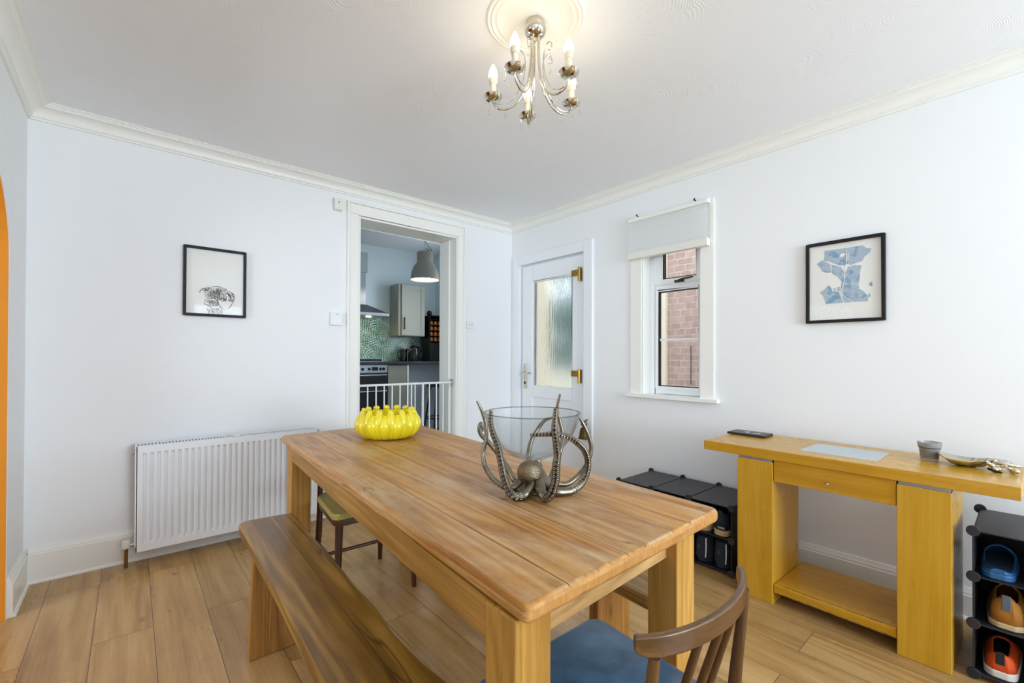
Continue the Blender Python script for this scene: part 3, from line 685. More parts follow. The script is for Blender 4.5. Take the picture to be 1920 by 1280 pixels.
def kitchen():
    # oven
    r = thing('oven', 'steel double oven with black glass under the dark worktop', 'oven', (2.06, 5.06, KF))
    z0 = .19
    MB().box(-.30, .295, .02, .55, z0, .893).build('oven_body', M['steel'], r)
    MB().box(-.30, .295, -.004, .02, .80, .893).build('control_panel', M['steel'], r, bevel=.003)
    for xk in (-.22, -.14, -.075, .0, .21, .25): MB().lathe([(.017, 0), (.017, .012), (.012, .022), (0, .022)], n=18).build('knob', M['black_gloss'], r)
    ks = [c for c in r.children if c.name.startswith('knob')]
    for c, xk in zip(ks, (-.22, -.14, -.015, .065, .205, .245)):
        c.rotation_euler = (PI/2, 0, 0); c.location = (xk, -.004, .845)
    MB().box(.10, .175, -.007, 0, .825, .868).build('display', M['black_gloss'], r, bevel=.002)
    d = MB().box(-.30, .295, -.002, .02, .61, .797).build('upper_door', M['darkglass'], r, bevel=.003)
    MB().tube([(-.28, -.03, .772), (.275, -.03, .772)], .007, 10).box(-.26, -.25, -.03, 0, .766, .778).box(.25, .26, -.03, 0, .766, .778).build('door_handle', M['steel'], d)
    d = MB().box(-.30, .295, -.002, .02, .33, .607).build('lower_door', M['darkglass'], r, bevel=.003)
    MB().tube([(-.28, -.03, .582), (.275, -.03, .582)], .007, 10).box(-.26, -.25, -.03, 0, .576, .588).box(.25, .26, -.03, 0, .576, .588).build('door_handle', M['steel'], d)
    MB().box(-.30, .295, -.003, .02, .27, .328).build('lower_strip', M['steel'], r, bevel=.002)
    # hob
    r = thing('gas_hob', 'black gas hob with pan supports set into the worktop', 'hob', (2.06, 5.34, 1.1025))
    MB().box(-.29, .26, -.24, .24, 0, .008).build('hob_plate', M['steel'], r, bevel=.003)
    b = MB()
    for cx in (-.17, .0, .16):
        for cy in (-.12, .12):
            for k in range(4):
                a = PI/2*k+.4; b.box(cx-.004+.06*math.cos(a)-.02, cx+.004+.06*math.cos(a)+.02, cy+.06*math.sin(a)-.006, cy+.06*math.sin(a)+.006, .016, .03)
            b.box(cx-.085, cx+.085, cy-.1, cy-.092, .012, .03).box(cx-.085, cx+.085, cy+.092, cy+.1, .012, .03).box(cx-.085, cx-.077, cy-.1, cy+.1, .006, .03).box(cx+.077, cx+.085, cy-.1, cy+.1, .006, .03)
    b.build('pan_support', M['black_gloss'], r)
    for cx in (-.17, .0, .16): MB().lathe([(.04, .008), (.04, .016), (.03, .02), (0, .02)], (cx, -.12, 0), 20).build('burner', M['black_gloss'], r)
    # base unit end panel + recess panel under the breakfast bar
    r = thing('base_cabinet', 'taupe base cabinet between the oven and the breakfast bar', 'cabinet', (2.50, 5.06, KF))
    MB().box(-.138, .135, .02, .55, 0, .893).build('cabinet_body', M['taupe_dark'], r, bevel=.003)
    MB().box(-.136, .115, 0, .02, .10, .888).build('cabinet_door', M['taupe_dark'], r, bevel=.003)
    MB().box(.117, .137, -.005, .55, 0, .893).build('end_panel', M['trim'], r, bevel=.002)
    tag(MB().box(2.642, 3.365, 5.36, 5.40, KF, 1.065).build('breakfast_bar_panel', simple('pale_grey_panel', '#c4cad6', .5)), 'pale panel behind the stool under the breakfast bar', 'panel')
    # stool
    r = thing('bar_stool', 'black bar stool tucked under the breakfast bar', 'stool', (3.10, 5.12, KF))
    MB().lathe([(0, .60), (.15, .60), (.16, .61), (.16, .64), (.14, .655), (0, .655)], n=28).build('seat', M['black_gloss'], r)
    for a in range(4):
        c, s = math.cos(a*PI/2+.78), math.sin(a*PI/2+.78)
        MB().tube([(c*.10, s*.10, .60), (c*.19, s*.19, 0)], .011, 10).build('leg', M['black_gloss'], r)
    MB().ring((0, 0, .19), .158, .008, n=28).build('footrest', M['black_gloss'], r)
    # hood
    r = thing('cooker_hood', 'steel cooker hood with tall chimney over the hob', 'cooker hood', (2.06, KY-.013, 1.66))
    x0, x1 = -.30, .36
    b = MB().hexa([(x0, -.48, .035), (x1, -.48, .035), (x1, 0, .035), (x0, 0, .035)], [(-.13, -.27, .15), (.16, -.27, .15), (.16, 0, .15), (-.13, 0, .15)])
    b.build('canopy', M['hood'], r)
    MB().box(x0, x1, -.485, 0, .0, .036).build('lip', M['steel'], r, bevel=.003)
    MB().box(-.12, .155, -.25, 0, .15, .55).build('lower_flue', M['steel'], r, bevel=.003)
    MB().box(-.13, .175, -.262, 0, .55, .80).build('upper_flue', M['steel'], r, bevel=.003)
    for xk in (-.17, .17): MB().lathe([(0, -.006), (.03, -.006), (.034, .0), (.034, .004)], (xk, -.30, 0), 20).build('hood_light', M['hoodglow'], r)
    # wall cabinet
    r = thing('wall_cabinet', 'taupe wall cabinet with one shaker door beside the cooker hood', 'cabinet', (2.84, KY-.013, 1.435))
    MB().box(-.185, .205, -.25, 0, 0, .695).build('cabinet_body', M['taupe'], r, bevel=.012, seg=3)
    d = MB().box(-.145, .195, -.267, -.252, .012, .683).build('door', M['taupe'], r, bevel=.003)
    b = MB()
    for a0, a1, c0, c1 in ((-.145, -.09, .012, .683), (.14, .195, .012, .683), (-.09, .14, .012, .07), (-.09, .14, .625, .683)): b.box(a0, a1, -.273, -.267, c0, c1)
    b.build('door_rail', M['taupe'], d, bevel=.002)
    MB().box(-.118, -.106, -.297, -.285, .09, .25).box(-.116, -.108, -.285, -.267, .10, .11).box(-.116, -.108, -.285, -.267, .23, .24).build('door_handle', M['pewter_dark'], d, bevel=.002)
    # pendant
    r = thing('pendant_lamp', 'warm grey metal pendant lamp hanging in the kitchen', 'lamp', (2.60, 4.60, 2.06))
    prof = [(.166, .0), (.164, .012), (.160, .05), (.150, .10), (.132, .15), (.108, .185), (.095, .20), (.092, .205), (.092, .31), (.086, .325), (.03, .33), (0, .33)]
    inner = [(r_-.004 if r_ > .01 else 0, z-.003) for r_, z in reversed(prof)]
    MB().lathe(prof+inner[:-1]+[(.162, .0)], n=40, close=True).build('shade', M['grey_lamp'], r)
    MB().lathe([(0, .012), (.158, .012), (.158, .016), (0, .016)], n=36).build('diffuser', M['lampglow'], r)
    MB().tube(catmull([(0, 0, .33), (.006, 0, .37), (.05, 0, .355), (.075, 0, .33), (.085, -.0, .36), (.05, 0, .40), (.0, 0, .45), (-.01, 0, .50), (0, 0, .57)], 6), .0035, 8).build('cord', M['black_gloss'], r)
    MB().tube([(0, 0, .33), (0, 0, .45)], .0022, 8).lathe([(.02, .33), (.02, .345), (.006, .37), (0, .37)], n=16).build('hanger', M['steel'], r)
    MB().lathe([(0, .57), (.05, .57), (.05, .56), (.045, .545), (0, .54)], n=24).build('ceiling_cup', M['grey_lamp'], r)
    # kettle
    r = thing('kettle', 'black kettle on the worktop under the wall cabinet', 'kettle', (2.905, 5.42, 1.1025))
    MB().lathe([(0, 0), (.078, 0), (.08, .012), (.076, .10), (.066, .17), (.05, .20), (.025, .212), (0, .215)], n=28).build('body', M['black_gloss'], r)
    MB().tube(catmull([(.05, -.01, .185), (.10, -.02, .18), (.115, -.02, .12), (.085, -.02, .03)], 6), .010, 10).build('handle', M['black_gloss'], r)
    MB().hexa([(-.09, -.02, .15), (-.06, -.02, .13), (-.06, .02, .13), (-.09, .02, .15)], [(-.10, -.015, .165), (-.055, -.02, .175), (-.055, .02, .175), (-.10, .015, .165)]).build('spout', M['black_gloss'], r)
    r = thing('coffee_press', 'dark glass jug beside the kettle', 'jug', (2.79, 5.50, 1.1025))
    MB().lathe([(0, 0), (.045, 0), (.047, .02), (.047, .16), (.043, .165), (0, .166)], n=24).build('jug_body', M['black_gloss'], r)
    MB().tube(catmull([(-.044, 0, .14), (-.08, 0, .13), (-.08, 0, .05), (-.044, 0, .03)], 5), .006, 8).build('handle', M['black_gloss'], r)
    # black rack with jars
    r = thing('spice_rack', 'tall black rack with rows of amber jars standing on the worktop', 'rack', (3.228, 5.46, 1.1035))
    b = MB().box(-.13, -.118, -.12, .12, 0, .63).box(.118, .13, -.12, .12, 0, .63).box(-.118, .118, .105, .12, 0, .63).box(-.118, .118, -.12, .105, .62, .63)
    for k in range(5): b.box(-.118, .118, -.12, .105, .27+k*.075, .277+k*.075)
    b.box(-.118, .118, -.12, .105, 0, .25)
    b.build('rack_frame', M['black_gloss'], r, bevel=.002)
    MB().ball((-.08, -.02, .665), .038).build('finial', M['black_gloss'], r)
    amber = simple('amber_jar_glass', '#a8602a', .2)
    for k in range(4):
        for xk in (-.085, -.02, .045):
            MB().lathe([(0, 0), (.024, 0), (.025, .03), (.02, .04), (.02, .05), (0, .05)], (xk, -.08, .278+k*.075), 14).build('jar', amber, r)
kitchen()

# ------------------------------------------------------------------ baby gate
def gate():
    r = thing('baby_gate', 'white metal safety gate across the kitchen doorway', 'gate', (1.76, YB+.045, 0))
    g0, g1 = -.432, .418
    fr = MB().tube([(g0, 0, .937), (g1, 0, .937)], .0095, 12).build('rail', M['white_plastic'], r)
    MB().tube([(g0, 0, .20), (g1, 0, .20)], .0095, 12).build('rail', M['white_plastic'], r)
    for k in range(13):
        x = g0+.012+k*(g1-g0-.024)/12
        MB().cyl((x, 0, .2), (x, 0, .937), .0055, 10).build('bar', M['white_plastic'], r)
    for x in (.02, .13): MB().cyl((x, -.016, .2), (x, -.016, .937), .0055, 10).build('bar', M['white_plastic'], r)
    MB().box(g1, .435, -.012, .012, .90, .965).cyl((g1, 0, .937), (.436, 0, .937), .014, 14).build('latch', M['steel'], r, bevel=.002)
    MB().box(-.436, g0, -.012, .012, .18, .955).build('wall_mount', M['white_plastic'], r, bevel=.002)
gate()

# ------------------------------------------------------------------ wall fittings
r = thing('motion_sensor', 'cream alarm sensor on the wall by the top of the doorway', 'sensor', (1.152, YB, 2.236))
MB().hexa([(-.030, -.030, .012), (.030, -.030, .012), (.032, 0, 0), (-.032, 0, 0)], [(-.032, -.038, .09), (.032, -.038, .09), (.032, 0, .098), (-.032, 0, .098)]).build('sensor_body', M['cream'], r, bevel=.008, seg=3)
MB().ball((0, -.037, .062), .004).build('led', M['pewter_dark'], r)
r = thing('entry_panel', 'square grey white control box on the wall left of the doorway', 'control box', (1.146, YB, 1.392))
MB().box(-.047, .040, -.03, 0, .0, .096).build('case', M['white_plastic'], r, bevel=.004)
MB().box(-.047, .040, -.034, -.03, .004, .022).build('lower_flap', M['white_plastic'], r, bevel=.001)
MB().ball((.0, -.03, .082), .004, (1, .5, 1)).build('led', M['pewter_dark'], r)
r = thing('light_switch', 'white wall switch with small buttons right of the doorway', 'switch', (2.352, YB, 1.42))
MB().box(-.042, .042, -.012, 0, 0, .074).build('plate', M['white_plastic'], r, bevel=.004)
for k in range(4): MB().box(-.022+k*.012, -.014+k*.012, -.018, -.012, .028, .046).build('button', M['cream'], r, bevel=.001)

# ------------------------------------------------------------------ pictures
def picture(name, label, horizontal, loc, w_, h_, frame_mat, art):
    """frame in local (u, z), facing -n; horizontal 'x' (back wall, faces -Y) or 'y' (right wall, faces -X)"""
    r = thing(name, label, 'picture', loc, 0, 'framed pictures on the walls')
    fw, fd = .015, .024
    def bx(b, u0, u1, d0, d1, z0, z1):
        return b.box(u0, u1, -d1, -d0, z0, z1) if horizontal == 'x' else b.box(-d1, -d0, u0, u1, z0, z1)
    b = MB()
    for u0, u1, z0, z1 in ((-w_/2, -w_/2+fw, 0, h_), (w_/2-fw, w_/2, 0, h_), (-w_/2+fw, w_/2-fw, 0, fw), (-w_/2+fw, w_/2-fw, h_-fw, h_)): bx(b, u0, u1, 0, fd, z0, z1)
    b.build('frame', frame_mat, r, bevel=.0015)
    p = bx(MB(), -w_/2+fw, w_/2-fw, .004, .009, fw, h_-fw).build('paper', M['paper'], r, smooth=False)
    art(r, p, w_, h_, fw)
    bx(MB(), -w_/2+fw, w_/2-fw, .015, .0165, fw, h_-fw).build('glass', M['picglass'] if horizontal == 'x' else M['picglass_matt'], r, smooth=False)
    return r
def dog_art(r, paper, w_, h_, fw):
    # inner picture u 0..1 left to right, v 0..1 down; strokes as thin flat pencil marks
    def P(x, y):   # coordinates of the zoomed crop
        u = (x-208)/(915-208); v = (y-(235+u*90))/((1045+u*40)-(235+u*90))
        return (-w_/2+fw+u*(w_-2*fw), -.0098, h_-fw-v*(h_-2*fw))
    rnd = random.Random(3)
    def strokes(lines, mat, nm, rad):
        b = MB()
        for ln in lines:
            pts = catmull([P(*p) for p in ln], 5)
            n = len(pts); b.tube(pts, [rad*(.35+.65*math.sin(PI*(i+.5)/n)) for i in range(n)], 6, flat=(1, .25) if False else None)
        o = b.build(nm, mat, paper); o['kind'] = 'stuff'; return o
    dark = [[(360, 785), (400, 748), (450, 738), (492, 728)], [(365, 795), (380, 765), (410, 752)], [(492, 730), (470, 752), (430, 770), (412, 790)],
            [(428, 800), (440, 840), (470, 855), (498, 820), (494, 790), (460, 788), (430, 800)], [(445, 812), (470, 822), (485, 806)], [(455, 800), (475, 812), (490, 800)], [(450, 830), (470, 838), (488, 825)],
            [(425, 900), (440, 880), (480, 868), (530, 866), (570, 885), (590, 930), (580, 975)], [(425, 905), (430, 935), (470, 960), (520, 965), (545, 940)], [(470, 960), (510, 985), (560, 998), (610, 990), (640, 965)],
            [(700, 785), (715, 820), (740, 850), (760, 900), (780, 915)], [(690, 770), (740, 790), (790, 820), (795, 880), (785, 915)], [(712, 800), (735, 840), (750, 855)], [(700, 790), (725, 830)], [(705, 785), (730, 825), (745, 845)],
            [(545, 770), (560, 810), (600, 825), (620, 790), (610, 750)], [(560, 760), (570, 800), (590, 815)], [(580, 745), (585, 790), (600, 810)], [(520, 1020), (530, 1045), (545, 1060), (560, 1030)], [(600, 1060), (620, 1040), (640, 1020)], [(600, 890), (640, 870), (670, 880), (690, 900)], [(610, 850), (640, 900), (690, 880)]]
    dark += [[(625, 880), (650, 868), (680, 878), (694, 896), (668, 902), (640, 898), (625, 880)], [(648, 880), (664, 886), (676, 882)], [(596, 850), (590, 900), (604, 950), (640, 985), (690, 1010)], [(760, 1040), (772, 1062)], [(700, 1000), (735, 985), (765, 940), (790, 915)], [(500, 728), (560, 720), (620, 728), (690, 768)], [(448, 985), (470, 1020), (484, 1060)]]
    soft = []
    for _ in range(90):
        x, y = rnd.uniform(500, 620), rnd.uniform(735, 850); soft.append([(x, y), (x+rnd.uniform(-8, 8), y+20), (x+rnd.uniform(-12, 12), y+40)])
    for _ in range(70):
        x, y = rnd.uniform(440, 580), rnd.uniform(880, 960); soft.append([(x, y), (x+12, y+rnd.uniform(-4, 12)), (x+26, y+rnd.uniform(-4, 18))])
    for _ in range(40):
        x, y = rnd.uniform(470, 640), rnd.uniform(985, 1040); soft.append([(x, y), (x+rnd.uniform(-4, 14), y+15), (x+rnd.uniform(-8, 20), y+28)])
    for _ in range(50):
        x, y = rnd.uniform(600, 700), rnd.uniform(740, 860); soft.append([(x, y), (x+rnd.uniform(-6, 6), y+14), (x+rnd.uniform(-6, 10), y+30)])
    for _ in range(40):
        x, y = rnd.uniform(720, 790), rnd.uniform(800, 890); soft.append([(x, y), (x+4, y+15), (x+rnd.uniform(0, 10), y+28)])
    for _ in range(30):
        x, y = rnd.uniform(390, 500), rnd.uniform(742, 800); soft.append([(x, y), (x+14, y-4), (x+24, y-rnd.uniform(0, 10))])
    strokes(dark, M['ink'], 'pencil_drawing', .0016)
    strokes(soft, M['ink_soft'], 'pencil_shading', .0011)
picture('framed_dog_sketch', 'black framed pencil sketch of a dog above the radiator', 'x', (.400, YB, 1.412), .330, .425, M['black_frame'], dog_art)
def map_art(r, paper, w_, h_, fw):
    def P(x, y):
        u = (x-235)/795; top = 280-115*u; bot = 1105-40*u; v = (y-top)/(bot-top)
        return (w_/2-fw-u*(w_-2*fw), h_-fw-v*(h_-2*fw))   # (y, z)
    polys = [[(415,315),(640,288),(835,258),(870,290),(928,292),(905,345),(855,385),(830,435),(760,455),(700,480),(684,458),(640,478),(600,482),(500,448),(455,430),(405,425),(415,380)],
             [(325,465),(385,420),(440,442),(482,470),(490,558),(440,565),(385,545),(360,495)],
             [(492,470),(600,500),(630,555),(660,545),(682,490),(700,497),(740,478),(825,485),(805,560),(800,640),(790,700),(800,750),(840,770),(882,822),(890,885),(735,890),(610,800),(600,720),(612,660),(560,605),(500,570)],
             [(360,785),(410,755),(460,705),(492,735),(505,775),(580,780),(598,840),(628,900),(430,915),(400,820)],
             [(605,815),(640,830),(722,893),(640,900)], [(895,690),(930,658),(936,720),(915,715)], [(885,830),(905,795),(916,830),(895,845)],
             [(520,735),(538,735),(538,775),(520,772)], [(555,725),(590,722),(590,770),(556,770)]]
    b = MB()
    for pl in polys: b.prism([P(*p) for p in pl], -.0102, -.0092, 'x')
    m = b.build('map_print', M['map'], paper, smooth=False)
    roads = [[(655, 300), (665, 400), (650, 500), (640, 600), (625, 700), (600, 790), (620, 860)], [(680, 340), (678, 420)], [(590, 360), (625, 345), (650, 350)], [(480, 480), (490, 540)], [(640, 690), (720, 690), (790, 700)], [(612, 560), (640, 620)]]
    b = MB()
    for ln in roads: b.tube([(-.0106, *P(*p)) for p in ln], .0013, 6)
    b.build('map_roads', M['paper'], paper)
    lk = MB().prism([P(*p) for p in [(590, 370), (610, 345), (645, 348), (640, 372), (600, 390)]], -.0108, -.0103, 'x')
    lk.build('map_lake', M['paper'], paper, smooth=False)
picture('framed_map', 'dark framed print of a blue city map above the console table', 'y', (XR, .634, 1.355), .342, .434, M['dark_frame'], map_art)

# ------------------------------------------------------------------ radiator
def radiator():
    r = thing('radiator', 'white ribbed panel radiator under the dog sketch', 'radiator', (.512, YB, 0))
    x0, x1, z0, z1, yf = -.486, .472, .085, .664, -.14
    # front panel with pressed flutes
    prof = []; n = 29; p = (x1-x0-.05)/n
    prof.append((x0, yf))
    prof.append((x0+.024, yf))
    for k in range(n):
        a = x0+.025+k*p
        prof += [(a+p*.08, yf), (a+p*.22, yf+.014), (a+p*.48, yf+.014), (a+p*.62, yf)]
    prof += [(x1-.02, yf), (x1, yf)]
    b = MB(); N = len(prof)
    vs = [(x, y, z0+.05) for x, y in prof]+[(x, y, z1-.05) for x, y in prof]
    vs += [(x, yf, z0+.036) for x, y in prof]+[(x, yf, z1-.036) for x, y in prof]
    fs = []
    for i in range(N-1):
        fs += [(i, i+1, N+i+1, N+i), (2*N+i, 2*N+i+1, i+1, i), (N+i, N+i+1, 3*N+i+1, 3*N+i)]
    b.add(vs, fs)
    b.box(x0, x1, yf, yf+.012, z1-.036, z1).box(x0, x1, yf, yf+.012, z0, z0+.036).box(x0, x0+.004, yf, yf+.012, z0, z1).box(x1-.004, x1, yf, yf+.012, z0, z1)
    b.build('front_panel', M['rad'], r, angle=30)
    MB().box(x0-.006, x0+.001, yf+.001, -.04, z0+.03, z1+.002).build('side_panel', M['rad'], r, bevel=.002)
    MB().box(x1, x1+.006, yf+.004, -.04, z0+.03, z1+.002).build('side_panel', M['rad'], r, bevel=.002)
    MB().box(x0+.005, x1-.005, -.05, -.04, z0, z1-.01).build('rear_panel', M['rad'], r)
    b = MB()
    b.box(x0-.006, x1+.006, yf-.002, yf+.012, z1, z1+.0026).box(x0-.006, x1+.006, -.054, -.04, z1, z1+.0035).box(-.015, .015, yf, -.045, z1, z1+.0026)
    m = 62
    for k in range(m+1):
        a = x0+(x1-x0)*k/m
        b.box(a-.0032, a+.0032, yf+.012, -.052, z1+.0012, z1+.0024)
    b.build('top_grille', M['rad'], r)
    MB().box(x0+.008, x1-.008, yf+.012, -.052, z1-.004, z1+.001).build('grille_shade', M['black_gloss'], r)  # black plate stands in for the shade between the grille bars
    v = MB().tube(catmull([(x0+.004, -.10, .122), (x0-.022, -.10, .122), (x0-.036, -.10, .11), (x0-.040, -.10, .085), (x0-.040, -.10, .0)], 5), .0085, 12)
    v = v.build('valve_pipe', M['copper'], r)
    MB().cyl((x0-.022, -.10, .122), (x0+.002, -.10, .122), .013, 12).build('valve_nut', M['steel'], v)
    MB().lathe([(0, .14), (.016, .14), (.019, .135), (.019, .10), (.012, .095), (0, .095)], (x0-.040, -.10, .01), 16).build('valve_cap', M['cream'], v)
    MB().cyl((x0-.016, -.06, z1-.045), (x0, -.06, z1-.045), .009, 12).build('bleed_plug', M['steel'], r)
    for xx in (-.35, .35): MB().box(xx-.02, xx+.02, -.04, -.001, .2, .6).build('wall_bracket', M['rad'], r)
radiator()

# ------------------------------------------------------------------ dining table
def rot_local(base, rz):
    c, s = math.cos(-rz), math.sin(-rz)
    return lambda x, y: ((x-base[0])*c-(y-base[1])*s, (x-base[0])*s+(y-base[1])*c)
def rounded(poly, rad, n=6):
    out = []; N = len(poly)
    for i in range(N):
        p = Vector(poly[i]); a = (Vector(poly[i-1])-p).normalized(); c = (Vector(poly[(i+1) % N])-p).normalized()
        R = rad[i] if isinstance(rad, (list, tuple)) else rad
        for k in range(n+1):
            t = k/n; q = (p+a*R)*(1-t)**2+p*2*t*(1-t)+(p+c*R)*t*t
            out.append((q.x, q.y))
    return out
TZ = .76
def dining_table():
    base = (.90, 1.52); rz = math.radians(-2.9)
    r = thing('dining_table', 'long rustic pine dining table with thick square legs', 'table', (*base, 0), rz)
    L = rot_local(base, rz)
    NL, NR, FR, FL = L(.487, .529), L(1.207, .541), L(1.322, 2.525), L(.582, 2.492)
    n = 30
    def edge(a, b, amp, seed):
        rr = random.Random(seed); out = []
        for k in range(1, n):
            t = k/n; out.append((a[0]*(1-t)+b[0]*t+rr.uniform(-amp, amp), a[1]*(1-t)+b[1]*t+rr.uniform(-amp, amp)))
        return out
    cs = rounded([NL, NR, FR, FL], [.02, .03, .03, .03])
    poly = cs[0:7]+edge(NL, NR, .0, 1)[2:-2]+cs[7:14]+edge(NR, FR, .0012, 2)[2:-2]+cs[14:21]+cs[21:28]+edge(FL, NL, .0015, 3)[2:-2]
    top = MB().prism(poly, TZ-.034, TZ).build('tabletop', M['pine'], r, bevel=.011, seg=4)
    top.data.materials.append(M['endgrain'])
    for p in top.data.polygons:
        if abs(p.normal.y) > .75: p.material_index = 1
    lg = {'nl': (.487, .572, .556, .640), 'nr': (1.045, 1.135, .578, .662), 'fl': (.600, .690, 2.352, 2.440), 'fr': (1.166, 1.254, 2.255, 2.345)}
    for k, (x0, x1, y0, y1) in lg.items():
        pts = [L(x0, y0), L(x1, y0), L(x1, y1), L(x0, y1)]
        MB().prism(pts, 0, TZ-.034).build('leg', M['pine_z'], r, bevel=.004)
    def rail(nm, a, b, wd, z0, z1, mat):
        a, b = Vector(L(*a)), Vector(L(*b)); d = (b-a).normalized(); nn = Vector((-d.y, d.x))*wd/2
        MB().prism([tuple(a-nn), tuple(b-nn), tuple(b+nn), tuple(a+nn)], z0, z1).build(nm, mat, r, bevel=.002)
    rail('apron_rail', (.570, .600), (1.047, .622), .030, .652, TZ-.034, M['pine_x'])
    rail('apron_rail', (.688, 2.40), (1.167, 2.335), .030, .652, TZ-.034, M['pine_x'])
    rail('apron_rail', (.507, .638), (.615, 2.355), .030, .652, TZ-.034, M['pine_y'])
    rail('apron_rail', (1.115, .66), (1.235, 2.26), .030, .652, TZ-.034, M['pine_y'])
dining_table()

# ------------------------------------------------------------------ benches
def bench():
    base = (.44, 1.4); rz = math.radians(-1.6)
    r = thing('bench', 'dark waxed pine bench along the near long side of the table', 'bench', (*base, 0), rz, 'benches at the dining table')
    L = rot_local(base, rz)
    left = [(.326, .42), (.326, 1.02), (.337, 1.31), (.343, 1.50), (.346, 1.70), (.352, 1.98), (.354, 2.19)]
    right = [(.572, 2.236), (.572, 2.106), (.562, 1.872), (.558, 1.629), (.547, 1.403), (.545, 1.236), (.537, 1.143), (.532, 1.09), (.533, 1.014), (.536, .931), (.545, .80), (.55, .42)]
    lf = [(p.x, p.y) for p in catmull([(*p, 0) for p in left], 4)]
    rt = [(p.x, p.y) for p in catmull([(*p, 0) for p in right], 4)]
    corner = [(.358, 2.225), (.372, 2.246), (.394, 2.254)]
    poly = [L(*p) for p in lf+corner+rt]
    MB().prism(poly, .40, .44).build('seat_board', M['bench'], r, bevel=.008, seg=3)
    for ya, yb, yc, yd in ((1.99, 2.03, 1.935, 1.975), (.70, .74, .745, .785)):   # top (inner, outer), floor
        t = [(.366, ya), (.545, ya), (.545, yb), (.366, yb)]
        f = [(.348, yc), (.553, yc), (.553, yd), (.348, yd)]
        if ya > 1.5: t = [(.366, 1.955), (.545, 1.955), (.545, 1.995), (.366, 1.995)]
        MB().hexa([(*L(*p), 0) for p in f], [(*L(*p), .40) for p in t]).build('leg', M['bench_z'], r, bevel=.004)
    return r
bench()
def bench_far():
    base = (1.32, 1.55); rz = math.radians(-2.4)
    r = thing('bench', 'pale topped pine bench on the window side of the table', 'bench', (*base, 0), rz, 'benches at the dining table')
    L = rot_local(base, rz)
    poly = rounded([L(1.187, .742), L(1.42, .742), L(1.50, 2.32), L(1.265, 2.32)], .02)
    MB().prism(poly, .40, .44).build('seat_board', M['bench'], r, bevel=.008, seg=3)
    for y in (.97, 2.08):
        x = 1.2+(y-.742)*.048
        MB().hexa([(*L(x+.008, y), 0), (*L(x+.215, y), 0), (*L(x+.215, y+.04), 0), (*L(x+.008, y+.04), 0)], [(*L(x+.02, y), .40), (*L(x+.2, y), .40), (*L(x+.2, y+.04), .40), (*L(x+.02, y+.04), .40)]).build('leg', M['bench_z'], r, bevel=.004)
bench_far()

# ------------------------------------------------------------------ chairs
def spindle_chair(name, label, loc, rz, seat_mat, wood_x, wood_z, zrail=.74, seat_z=.45, rush_=False):
    """local: sitter faces +Y, back at -Y"""
    r = thing(name, label, 'chair', loc, rz, 'dining chairs at the table')
    # seat
    pts = rounded([(-.19, -.20), (.19, -.20), (.215, .20), (-.215, .20)], [.09, .09, .05, .05], 8)
    MB().prism([(x*.97, y*.97) for x, y in pts], seat_z-.06, seat_z-.030).build('seat_frame', wood_x, r, bevel=.006)
    MB().prism(pts, seat_z-.030, seat_z).build('seat', seat_mat, r, bevel=.018 if not rush_ else .008, seg=4)
    for x, y in ((-.18, .17), (.18, .17)):
        MB().tube([(x, y, seat_z-.05), (x*1.06, y*1.05, 0)], [.018, .012], 14).build('leg', wood_z, r)
    HW, Y0, SG = .182, -.205, .052      # rail half width, y of its ends, depth of its bow
    for s in (-1, 1):   # back legs run up to the rail
        MB().tube(catmull([(s*.175, -.225, 0), (s*.168, -.200, .25), (s*.163, -.20, .45), (s*.158, -.226, zrail-.032)], 6), [.012, .016, .0135, .0088], 14).build('back_leg', wood_z, r)
    b = MB(); n = 44; vs = []; fs = []; A = 1.05
    for i in range(n+1):
        t = -1+2*i/n; a = t*A
        x = HW*math.sin(a)/math.sin(A); y = Y0-SG*(math.cos(a)-math.cos(A))/(1-math.cos(A))
        e = abs(t)
        hgt = .0175; cut = 1 if e < .8 else 1-.75*((e-.8)/.2)**1.5
        nx, ny = math.sin(a)*.6, -math.cos(a); L = math.hypot(nx, ny); nx /= L; ny /= L
        th = .0082
        for dz, dn in ((-hgt, -th), (-hgt, th*.9), (hgt, th*.75), (hgt, -th*.75)):
            vs.append((x+nx*dn, y+ny*dn, zrail-.0175+(dz if dz > 0 else dz*cut)))
    m = 4
    for i in range(n):
        for k in range(m): fs.append((i*m+k, i*m+(k+1) % m, (i+1)*m+(k+1) % m, (i+1)*m+k))
    fs.append(tuple(range(m))); fs.append(tuple(n*m+k for k in range(m)))
    b.add(vs, fs); b.build('back_rail', wood_x, r, bevel=.0035, seg=3)
    for x in (-.062, 0, .062):
        yt = Y0-SG*(1-(x/HW)**2)+.002
        MB().tube([(x*.9, -.165, seat_z-.03), (x, yt, zrail-.028)], [.008, .009, .007], 12).build('spindle', wood_z, r)
    for s in (-1, 1): MB().tube([(s*.185, .17, .20), (s*.18, -.20, .20)], .009, 10).build('stretcher', wood_z, r)
    MB().tube([(-.183, .0, .20), (.183, .0, .20)], .009, 10).build('stretcher', wood_z, r)
    return r
spindle_chair('dining_chair', 'brown wooden chair with curved spindle back and worn blue vinyl seat', (.772, .597, 0), math.radians(-1), M['blue_vinyl'], M['walnut'], M['walnut_z'])
spindle_chair('dining_chair', 'dark wood chair with woven yellow rush seat at the far end of the table', (.915, 2.225, 0), PI+math.radians(-2), M['rush'], M['darkwood'], M['darkwood'], zrail=.735, rush_=True)

